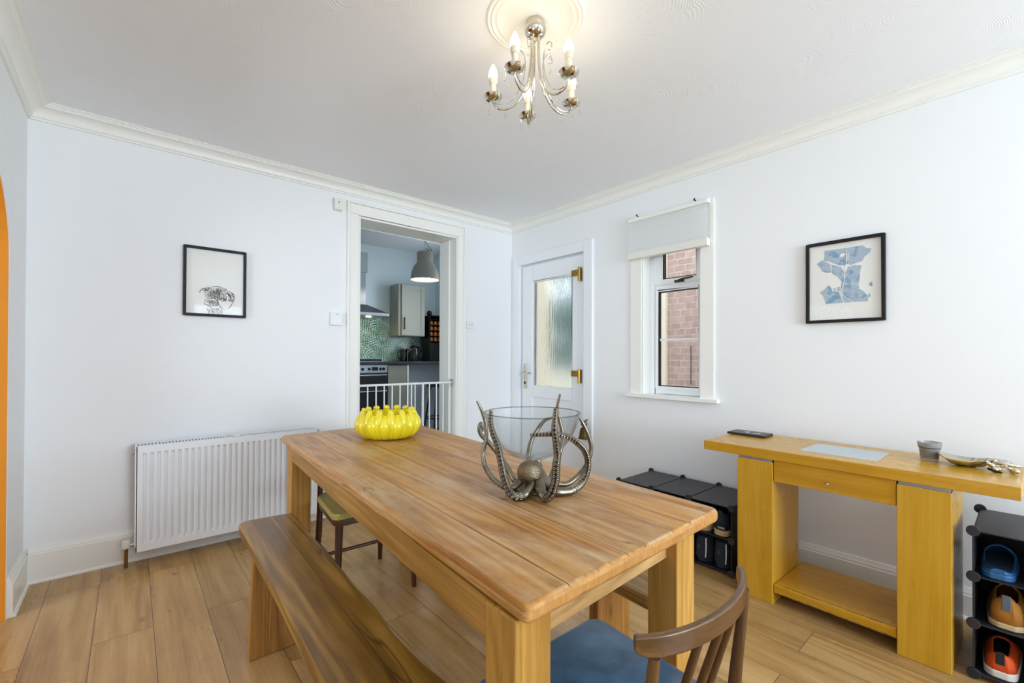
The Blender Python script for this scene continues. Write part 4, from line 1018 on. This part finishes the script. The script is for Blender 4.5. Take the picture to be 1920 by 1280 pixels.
# ------------------------------------------------------------------ banana bowl
def banana_bowl():
    cx, cy = .985, 2.10
    b = MB()
    for ring_, (n, r0, rm, r1, ht, ph) in enumerate(((14, .082, .140, .128, .116, .1), (14, .075, .129, .118, .140, .1+PI/14))):
        for k in range(n):
            a = 2*PI*k/n+ph; c, s = math.cos(a), math.sin(a)
            pts = [(.04, .012), (r0, .012), (r0+.035, .025), (rm, ht*.5), (rm-.002, ht*.72), (r1, ht*.93), (r1-.004, ht)]
            P = catmull([(c*x, s*x, z) for x, z in pts], 4)
            N = len(P); rad = []
            for i in range(N):
                t = i/(N-1)
                rad.append(.009+.0135*math.sin(PI*min(1, t*1.15))**.7 if t < .87 else max(.0085, .0105+.010*(1-t)/.13*.5))
            b.tube(P, rad, 10, up=(-s, c, 0), flat=(1.12, 1.0))
    b.lathe([(0, 0), (.10, 0), (.116, .02), (.131, .06), (.126, .09), (.118, .095), (.11, .06), (.09, .03), (0, .022)], n=36)
    zmin = min(v[2] for v in b.v)
    b.v = [(v[0]+cx, v[1]+cy, v[2]-zmin+TZ+.0005) for v in b.v]
    r = thing('banana_bowl', 'yellow ceramic bowl shaped like a ring of bananas on the table', 'bowl', (cx, cy, TZ+.0005))
    b.build('bowl', M['yellow'], r, world=True, angle=60)
banana_bowl()

# ------------------------------------------------------------------ octopus stand and glass bowl
OCT = Vector((.931, .983, TZ))
TENT = {
'left':[(-0.043,0.019,0.010),(-0.068,0.027,-0.000),(-0.095,0.036,0.013),(-0.111,0.063,0.034),(-0.121,0.085,0.067),(-0.119,0.096,0.104),(-0.112,0.090,0.147),(-0.114,0.091,0.192),(-0.122,0.097,0.225),(-0.134,0.107,0.260)],
'frontleft':[(-0.039,-0.038,0.022),(-0.079,-0.056,0.009),(-0.103,-0.049,-0.002),(-0.120,-0.034,0.012),(-0.130,-0.020,0.047),(-0.135,-0.009,0.096),(-0.142,-0.003,0.141),(-0.152,0.005,0.175),(-0.158,0.010,0.206),(-0.157,0.009,0.242)],
'frontright':[(-0.019,-0.042,0.031),(-0.055,-0.090,0.015),(-0.059,-0.112,0.003),(-0.058,-0.134,0.023),(-0.054,-0.144,0.060),(-0.056,-0.149,0.102),(-0.054,-0.151,0.126),(-0.064,-0.156,0.161),(-0.075,-0.160,0.200),(-0.074,-0.161,0.232),(-0.073,-0.163,0.257)],
'curl':[(0.002,-0.047,0.012),(0.005,-0.089,0.000),(0.041,-0.106,-0.003),(0.080,-0.113,0.011),(0.102,-0.120,0.041),(0.099,-0.130,0.082),(0.068,-0.144,0.121),(0.020,-0.155,0.154),(-0.020,-0.154,0.175),(-0.056,-0.143,0.184),(-0.079,-0.124,0.183),(-0.099,-0.093,0.179)],
'right':[(0.042,-0.015,0.010),(0.078,-0.032,-0.003),(0.108,-0.046,-0.003),(0.140,-0.059,0.022),(0.158,-0.076,0.056),(0.169,-0.085,0.104),(0.159,-0.083,0.145),(0.142,-0.076,0.184),(0.127,-0.064,0.215)],
'backright':[(0.047,0.007,0.010),(0.099,0.028,-0.000),(0.132,0.040,0.025),(0.167,0.048,0.071),(0.182,0.048,0.123),(0.174,0.055,0.178),(0.163,0.057,0.219),(0.166,0.047,0.268)],
'back':[(0.023,0.028,0.010),(0.052,0.082,0.004),(0.065,0.096,0.051),(0.086,0.104,0.107),(0.117,0.104,0.147),(0.139,0.092,0.177),(0.154,0.071,0.188)],
'backleft':[(-0.007,0.040,0.008),(-0.006,0.079,0.002),(-0.013,0.111,0.042),(-0.028,0.136,0.079),(-0.054,0.158,0.120),(-0.070,0.172,0.141),(-0.075,0.176,0.165),(-0.070,0.172,0.178),(-0.067,0.163,0.153)],
}
def octopus():
    r = thing('octopus_stand', 'silver octopus sculpture stand holding the glass bowl with raised tentacles', 'sculpture', OCT)
    # body skirt flowing into the tentacle roots
    b = MB().lathe([(0, .004), (.072, .004), (.070, .012), (.048, .026), (.030, .044), (.019, .064), (.014, .082), (.010, .090), (0, .091)], (.002, -.010, 0), 24)
    b.build('body', M['pewter'], r, sub=1)
    MB().ball((-.035, -.020, .064), .037, (1, 1, .98), 28, 18).build('head', M['hammered'], r)
    MB().tube(catmull([(.010, -.010, .05), (.012, -.008, .075), (.010, -.006, .092)], 4), [.016, .013, .010], 14).build('mantle', M['pewter'], r)
    cam = Vector((0, 0, 1.165))
    center = Vector((-.006, 0, .16))
    for nm, pts in TENT.items():
        P = catmull([(x, y, max(z, .0)+.012) for x, y, z in [(pts[0][0]*.3, pts[0][1]*.3, .045)]+pts], 16)
        N = len(P)
        K = ((0, .019), (.12, .0165), (.25, .0132), (.5, .0112), (.8, .0090), (1.0, .0058))
        fac = {'frontleft': 1, 'frontright': 1, 'curl': .88, 'left': .62}.get(nm, .68)
        def rr_(t): return next(a[1]+(b_[1]-a[1])*(t-a[0])/(b_[0]-a[0]) for a, b_ in zip(K, K[1:]) if t <= b_[0]+1e-9)
        rad = [rr_(i/(N-1))*(1+(fac-1)*min(1, i/(N-1)*4)) for i in range(N)]
        for i in range(N):
            if P[i].z < rad[i]+.0008: P[i].z = rad[i]+.0008
        tn = MB().tube(P, rad, 14).build('tentacle', M['pewter'], r)
        # suckers: two rows of little rings on the outer / facing side, on a dark strip
        if nm in ('frontleft', 'frontright', 'curl', 'left', 'right'):
            sb_ = MB(); db = MB(); acc = 0; last = None
            strip = []
            for i in range(max(1, int(N*.22)), N-1):
                p = P[i]; T = (P[i+1]-P[i-1]).normalized()
                if nm in ('left', 'right'):
                    out = Vector((p.x, p.y, 0)).normalized() if nm == 'left' else Vector((.3, -.9, -.2))
                else: out = (cam-(OCT+p)).normalized()
                out = (out-T*out.dot(T)).normalized(); side = T.cross(out)
                k0 = min(1, (i-int(N*.22))/(N*.16)); strip.append((p+out*rad[i]*(.05+.15*k0), rad[i]*(.70+.14*k0)))
                if last is None: last = p.copy()
                acc += (p-last).length; last = p.copy()
                step = .0098 if rad[i] > .008 else .0075
                if acc > step and nm != 'right' and k0 > .35:
                    acc = 0
                    for sgn in (-1, 1):
                        q = p+out*rad[i]*.95+side*sgn*rad[i]*.46
                        sb_.ring(q, min(.0034, rad[i]*.34), .0009, (out+side*sgn*.5).normalized(), 9, 5)
            if nm != 'right':
                db.tube([s[0] for s in strip], [s[1] for s in strip], 10).build('underside', M['pewter_dark'], tn)
                sb_.build('suckers', M['sucker'], tn)
octopus()
def glass_bowl():
    c = OCT+Vector((-.006, 0, .1035))
    r = thing('glass_bowl', 'clear glass bowl cradled by the octopus tentacles', 'bowl', c)
    out = [(0, 0), (.050, 0), (.066, .006), (.095, .030), (.120, .062), (.137, .098), (.1445, .132), (.1455, .1345)]
    inn = [(.1425, .1345), (.1415, .132), (.134, .098), (.117, .063), (.092, .032), (.064, .009), (.05, .004), (0, .004)]
    MB().lathe(out+inn, n=56).build('bowl_wall', M['bowlglass'], r)
    MB().ring((0, 0, .1345), .144, .0018, n=64, m=8).build('rim', clear('bowl_rim_glass', (.62, .67, .68, 1), .08, 0, .5), r)
glass_bowl()

# ------------------------------------------------------------------ console table
CON_A = math.atan2(-1.105, -.020)
CON = (2.308, 1.125)
def con(x, y, z=0):   # console local -> world
    c, s = math.cos(CON_A), math.sin(CON_A); return (CON[0]+x*c-y*s, CON[1]+x*s+y*c, z)
CT = .728
def console():
    r = thing('console_table', 'yellow oak console table with one drawer and low shelf against the wall', 'console table', (*CON, 0), CON_A)
    MB().box(0, 1.107, 0, .468, .682, CT).build('tabletop', M['yoak_x'], r, bevel=.0025)
    ins = MB().box(.412, .70, .105, .365, CT-.004, CT+.0008).build('glass_inset', M['inset'], r); ins['label'] = 'frosted glass inset in the top'
    for x0, x1 in ((.171, .333), (.782, .937)):
        lg = MB().box(x0, x1, .004, .345, 0, .668).build('leg_panel', M['yoak_z'], r, bevel=.0025)
        MB().box(x0+.004, x1-.004, .012, .335, .668, .683).build('leg_spacer', M['steel'], lg)
    b = MB().box(.334, .781, .012, .39, .055, .095)
    b.build('shelf', M['yoak_x'], r, bevel=.004)
    d = MB().box(.336, .780, .010, .028, .580, .6815).build('drawer', M['yoak_x'], r, bevel=.002)
    MB().box(.345, .770, .028, .33, .585, .660).build('drawer_box', M['yoak_x'], d)
    MB().lathe([(0, 0), (.004, 0), (.004, .010), (.008, .014), (.008, .022), (.005, .026), (0, .026)], n=16).build('knob', M['nickel'], d)
    k = [c for c in d.children if c.name.startswith('knob')][0]; k.rotation_euler = (PI/2, 0, 0); k.location = (.555, .010, .620)
    # chipped front edge of the shelf
    rr = random.Random(5); b = MB()
    for k in range(70):
        x = rr.uniform(.37, .76); w_ = rr.uniform(.003, .016); b.box(x, x+w_, .0115, .0145, .0552, .0552+rr.uniform(.002, .006))
    for k in range(60):
        t = rr.random(); x = .37+t*.35; b.box(x, x+rr.uniform(.006, .02), .018+rr.uniform(-.003, .003), .021, .0945, .0954)
    shelf = [c for c in r.children if c.name.startswith('shelf')][0]
    ch = b.build('chipped_veneer', simple('chipped_chipboard', '#7a6130', .9), shelf, smooth=False); ch['label'] = 'chipped bare edge of the yellow veneer'; ch['kind'] = 'stuff'
console()
def on_console():
    # flat black case
    c = con(.085, .36, CT+.0002)
    r = thing('black_case', 'flat black case with white marks on the left end of the console', 'case', c, CON_A)
    MB().box(-.10, .10, -.062, .062, .0006, .014).build('case_body', M['leather_black'], r, bevel=.004, seg=3)
    b = MB().box(-.03, .0, .0, .010, .0138, .0146).box(-.012, -.003, -.02, .02, .0138, .0146).box(.02, .05, -.022, -.014, .0138, .0146).box(.045, .052, -.02, .022, .0138, .0146)
    b.build('white_mark', M['white'], r)
    # smoked glass pot
    c = con(.838, .325, CT+.0004)
    r = thing('candle_pot', 'small smoked glass pot on the console near the leaf dish', 'pot', c)
    r.scale = (.88, .88, .9)
    MB().lathe([(0, 0), (.033, 0), (.034, .006), (.040, .058), (.043, .062), (.046, .084), (.044, .085), (.041, .064), (.037, .056), (.031, .008), (0, .006)], n=36).build('pot_wall', M['potglass'], r)
    MB().lathe([(0, .009), (.030, .009), (.036, .052), (0, .053)], n=30).build('wax', simple('pale_grey_wax', '#b5b0a8', .6), r)
    MB().ring((0, 0, .059), .0405, .0022, n=36).build('band', M['pewter_dark'], r)
    # leaf dish with lizard like stem
    c = con(.972, .285, CT+.0004)
    r = thing('leaf_dish', 'silver leaf shaped dish with a twig handle on the right end of the console', 'dish', c, CON_A)
    r.scale = (.74, .74, .80)
    b = MB(); vs = []; fs = []
    n = 40
    def R(a): return .098*(1+.10*math.cos(3*a)+.05*math.cos(9*a+.6))
    ringz = [(0, .004), (.35, .004), (.55, .008), (.80, .026), (1.0, .042)]
    for side in (0, 1):
        for f, z in ringz:
            for k in range(n):
                a = 2*PI*k/n; rr_ = R(a)*f; vs.append((rr_*math.cos(a)*1.15-.03, rr_*math.sin(a)*.85, z-(.0028 if side else 0)+.003+.010*f*math.cos(a*2)*(f > .7)))
    m = len(ringz)
    for side in (0, 1):
        o = side*m*n
        for i in range(m-1):
            for k in range(n): fs.append((o+i*n+k, o+i*n+(k+1) % n, o+(i+1)*n+(k+1) % n, o+(i+1)*n+k))
    for k in range(n): fs.append(((m-1)*n+k, (m-1)*n+(k+1) % n, m*n+(m-1)*n+(k+1) % n, m*n+(m-1)*n+k))
    b.add(vs, fs); b.build('dish', M['nickel'], r, angle=60)
    MB().lathe([(.04, 0), (.042, .004), (.03, .008), (0, .008)], (-.03, 0, 0), 24).build('foot', M['nickel'], r)
    MB().tube(catmull([(.055, -.01, .038), (.10, -.02, .040), (.15, -.01, .034), (.19, .02, .030)], 6), [.008, .010, .009, .004], 10).build('twig_handle', M['nickel'], r)
    b = MB()
    for k in range(9): b.ball((.06+k*.012, -.045+.012*math.sin(k*2.1), .022+.012*math.cos(k*1.3)), .010+.003*math.sin(k), (1.2, 1, .9), 12, 8)
    b.build('berries', M['chrome'], r)
    MB().ball((.10, .02, .044), .022, (1.9, 1, .35), 18, 10).build('leaf', M['nickel'], r)
    MB().tube(catmull([(.06, -.06, .012), (.085, -.085, .007), (.11, -.095, .006)], 5), [.006, .006, .004], 8).build('twig_foot', M['pewter_dark'], r)
on_console()

# ------------------------------------------------------------------ cube racks and shoes
def rack(name, label, x0, x1, ys, zs):
    r = thing(name, label, 'shoe rack', ((x0+x1)/2, (ys[0]+ys[-1])/2, 0), 0, 'black cube racks')
    t = .005
    for i, z in enumerate(zs):
        for j in range(len(ys)-1):
            MB().box(x0, x1, ys[j]+.0027, ys[j+1]-.0027, z-t, z).build('shelf_panel' if 0 < i < len(zs)-1 else ('top_panel' if i else 'base_panel'), M['black_plastic'], r, world=True, bevel=.002)
    for y in ys:
        for i in range(len(zs)-1):
            MB().box(x0, x1, y-t/2, y+t/2, zs[i]-.0045, zs[i+1]-.0055).build('side_panel', M['black_plastic'], r, world=True, bevel=.001)
    for j in range(len(ys)-1):
        for i in range(len(zs)-1):
            MB().box(x1-t, x1, ys[j]+.0027, ys[j+1]-.0027, zs[i]+.0002, zs[i+1]-.0052).build('back_panel', M['black_plastic'], r, world=True)
    for x in (x0, x1):
        for y in ys:
            for z in zs:
                zc = max(z-.003, .0192)
                MB().cyl((x-.006, y, zc), (x+.006, y, zc), .019, 16).build('connector', M['black_plastic'], r, world=True, bevel=.002)
    return r
rack('cube_shoe_rack', 'low wide black plastic cube rack between the door and the console', 2.42, 2.80, [1.03, 1.268, 1.507, 1.745], [.02, .195, .368])
rack('cube_shoe_rack', 'narrow black plastic cube rack beside the right end of the console', 2.335, 2.70, [-.105, .135], [.025, .205, .375, .54])

def shoe(name, label, loc, L_, W_, Hh, upper, sole, lining, rz=0, group=None, open_=.55, sole_h=.022, heel_tab=None, toe_h=.5, cat='shoe', heel_k=1.0, ow=5):
    """local: heel at x=0 facing -X, toe to +X; opening on top of the heel half"""
    r = thing(name, label, cat, loc, rz, group)
    def halfw(t): return W_/2*(.78+.22*math.sin(min(1, t*1.4)*PI/2)) * (1 if t < .75 else math.sqrt(max(.02, 1-((t-.75)/.26)**2))) * (math.sqrt(max(.05, 1-((.10-t)/.115)**2)) if t < .10 else 1)
    out = []
    for k in range(25): out.append((k/24*L_, halfw(k/24)*1.04))
    poly = [(x, y) for x, y in out]+[(x, -y) for x, y in reversed(out)]
    MB().prism(poly, 0, sole_h).build('sole', sole, r, bevel=.006, seg=3)
    n = 22; m = 16; vs = []; fs = []
    for i in range(n+1):
        t = i/n; x = t*L_*.985+.003; hw = halfw(t)*.97
        hh = Hh*(heel_k+(1-heel_k)*(t/open_)**2-.12*math.sin(min(1, t/open_)*PI)) if t < open_ else Hh*(toe_h+(1-toe_h)*(.5+.5*math.cos((t-open_)/(1-open_)*PI)))
        if t > .9: hh *= math.sqrt(max(.05, 1-((t-.9)/.105)**2))
        opening = t < open_
        for k in range(m+1):
            a = PI*k/m
            cx = math.cos(a); sn = math.sin(a)**.6
            taper = 1-.28*(math.sin(a))
            zz = sole_h-.002+(hh-sole_h)*sn
            vs.append((x, hw*cx*(taper if not opening else 1-.10*sn), zz))
    for i in range(n):
        for k in range(m):
            if (i+.5)/n < open_ and ow <= k < 16-ow and i >= 1: continue
            fs.append((i*(m+1)+k, i*(m+1)+k+1, (i+1)*(m+1)+k+1, (i+1)*(m+1)+k))
    fs.append(tuple(range(m+1)))
    b = MB(); b.add(vs, fs); u = b.build('upper', upper, r)
    so = u.modifiers.new('sol', 'SOLIDIFY'); so.thickness = .004
    MB().prism([(x*.9+.008, y*.8) for x, y in poly], sole_h, sole_h+.008).build('insole', lining, r)
    if heel_tab: MB().box(-.003, .004, -.011, .011, Hh*.55, Hh*.98).build('heel_tab', heel_tab, r, bevel=.002)
    return r
# narrow rack: slippers, suede boots, trainers
shoe('slipper', 'blue rubber clog on the top shelf nearest the console leg', (2.345, .075, .3757), .27, .098, .085, M['blue_slip'], M['blue_slip'], M['slip_in'], open_=.58, sole_h=.024, heel_k=.50, toe_h=.8, ow=2, group='blue clogs on the top shelf')
shoe('slipper', 'blue rubber clog on the top shelf cut off by the picture edge', (2.345, -.040, .3757), .27, .098, .085, M['blue_slip'], M['blue_slip'], M['slip_in'], open_=.58, sole_h=.024, heel_k=.50, toe_h=.8, ow=2, group='blue clogs on the top shelf')
shoe('ankle_boot', 'tan suede shoe with grey heel tab on the middle shelf', (2.350, .055, .2057), .28, .105, .125, M['tan'], M['sole_tan'], M['dark_mesh'], ow=4, open_=.45, heel_tab=simple('grey_heel_tab', '#5b6270', .6), group='tan shoes on the middle shelf')
shoe('ankle_boot', 'tan suede shoe on the middle shelf beyond the picture edge', (2.350, -.052, .2057), .28, .088, .125, M['tan'], M['sole_tan'], M['dark_mesh'], ow=4, open_=.45, group='tan shoes on the middle shelf')
shoe('trainer', 'orange running shoe with white sole on the bottom shelf', (2.350, .070, .0257), .28, .098, .095, M['orange_shoe'], M['white_sole'], M['dark_mesh'], open_=.5, heel_tab=M['dark_mesh'], sole_h=.028, group='orange running shoes on the bottom shelf')
shoe('trainer', 'orange running shoe on the bottom shelf cut off by the picture edge', (2.350, -.040, .0257), .28, .098, .095, M['orange_shoe'], M['white_sole'], M['dark_mesh'], open_=.5, sole_h=.028, group='orange running shoes on the bottom shelf')
# wide rack: boots above, drawstring bags below
def boot(label, y):
    r = shoe('winter_boot', label, (2.432, y, .1957), .28, .096, .145, M['navy'], M['sole_tan'], M['dark_mesh'], open_=.42, sole_h=.034, cat='boot', group='boots in the wide rack')
    MB().box(-.004, .006, -.034, .012, .038, .060).build('heel_label', M['leather_black'], r, bevel=.002)
    return r
bt = boot('dark boot with pale rubber sole in the rack cell nearest the console', 1.098)
boot('dark boot with pale rubber sole half hidden by the table corner', 1.205)
fc = bpy.data.curves.new('brand_text', 'FONT'); fc.body = 'SOREL'; fc.size = .013; fc.extrude = .0004; fc.align_x = 'CENTER'; fc.align_y = 'CENTER'
tmp = bpy.data.objects.new('lettering', fc); COL.objects.link(tmp)
me = bpy.data.meshes.new_from_object(tmp.evaluated_get(bpy.context.evaluated_depsgraph_get())); me.materials.clear(); me.materials.append(M['white'])
bpy.data.objects.remove(tmp); bpy.data.curves.remove(fc)
fo = bpy.data.objects.new('lettering', me); COL.objects.link(fo); fo.parent = [c for c in bt.children if c.name.startswith('heel_label')][0]
fo.location = (-.0046, -.011, .049); fo.rotation_euler = (PI/2, 0, -PI/2)
def bag(label, y):
    r = thing('shoe_bag', label, 'bag', (2.50, y, .0205), 0, 'drawstring pouches in the wide rack')
    b = MB(); prof = [(0, 0), (.044, .002), (.050, .03), (.050, .10), (.044, .14), (.02, .158), (0, .16)]
    b.lathe(prof, n=28); b.v = [(v[0]*1.35, v[1]*(1+.08*math.sin(v[2]*60)), v[2]) for v in b.v]
    b.build('bag_body', M['navy'], r)
    MB().tube(catmull([(-.064, -.030, .140), (-.071, -.034, .10), (-.071, -.033, .06), (-.070, -.030, .035)], 5), .003, 8).build('cord', M['white'], r)
    MB().tube([(-.0682, .004, .096), (-.0686, .012, .090), (-.0684, .004, .082), (-.0684, .014, .080)], .0018, 6).build('white_mark', M['ink_soft'], r)
bag('dark navy drawstring pouch in the lower rack cell nearest the console', 1.095)
bag('dark navy drawstring pouch in the lower rack cell behind the table leg', 1.205)

# ------------------------------------------------------------------ chandelier
def chandelier():
    ax = (1.166, 1.228)
    r = thing('chandelier', 'chrome five arm chandelier with candle bulbs and crystal drops', 'chandelier', (*ax, H-.010))
    z = lambda w_: w_-(H-.010)
    MB().lathe([(0, z(2.444)), (.036, z(2.444)), (.038, z(2.436)), (.038, z(2.422)), (.042, z(2.418)), (.040, z(2.405)), (.030, z(2.392)), (.012, z(2.386)), (0, z(2.385))], n=40).build('canopy', M['chrome'], r)
    R0 = .165; zc = 2.165
    ph = .942+math.radians(3)
    for k in range(5):
        a = ph+k*2*PI/5; c, s = math.cos(a), math.sin(a)
        def Q(rad, zz, sd=0): return (c*rad-s*sd, s*rad+c*sd, z(zz))
        arm = MB().tube(catmull([Q(.018, 2.395), Q(.016, 2.34), Q(.020, 2.27), Q(.034, 2.20), (Q(.070, 2.145)), Q(.110, 2.124), Q(.146, 2.130), Q(.163, 2.150), Q(.165, 2.166)], 8), .0042, 10).build('arm', M['chrome'], r)
        # thin scroll wire
        MB().tube(catmull([Q(.160, 2.148, .006), Q(.125, 2.140, .006), Q(.085, 2.158, .006), Q(.050, 2.215, .006), Q(.038, 2.28, .006), Q(.044, 2.325, .006), Q(.062, 2.342, .006), Q(.078, 2.328, .006), Q(.074, 2.308, .006), Q(.062, 2.312, .006)], 7), .0019, 8).build('scroll_wire', M['chrome'], arm)
        px, py = c*R0, s*R0
        MB().lathe([(0, z(zc-.006)), (.010, z(zc-.005)), (.022, z(zc-.003)), (.031, z(zc+.003)), (.037, z(zc+.013)), (.0365, z(zc+.014)), (.030, z(zc+.006)), (.020, z(zc+.001)), (0, z(zc+.000))], (px, py, 0), 32).build('drip_cup', M['chrome'], arm)
        cb = MB().lathe([(0, z(zc+.003)), (.0115, z(zc+.003)), (.0115, z(zc+.060)), (0, z(zc+.061))], (px, py, 0), 20).build('candle_tube', M['candle'], arm)
        MB().lathe([(0, z(zc+.060)), (.0135, z(zc+.060)), (.0165, z(zc+.072)), (.0165, z(zc+.082)), (.0, z(zc+.083))], (px, py, 0), 20).build('bulb_base', M['candle'], arm)
        MB().lathe([(.0158, z(zc+.082)), (.0172, z(zc+.092)), (.016, z(zc+.106)), (.011, z(zc+.122)), (.0045, z(zc+.135)), (0, z(zc+.139))], (px, py, 0), 20).build('bulb', M['bulb'], arm)
        def drop(p, ln):
            b = MB().tube([p, (p[0], p[1], p[2]-ln)], .0008, 6)
            b.lathe([(0, 0), (.0045, -.006), (.0058, -.012), (.004, -.018), (0, -.020)], (p[0], p[1], p[2]-ln+.002), 12)
            b.build('crystal_drop', M['crystal'], arm)
        for da in (-.9, .9):
            aa = a+da; drop((px+.033*math.cos(aa), py+.033*math.sin(aa), z(zc+.010)), .035)
        drop(Q(.115, 2.12), .012)
        drop(Q(.070, 2.305, .006), .016)
chandelier()
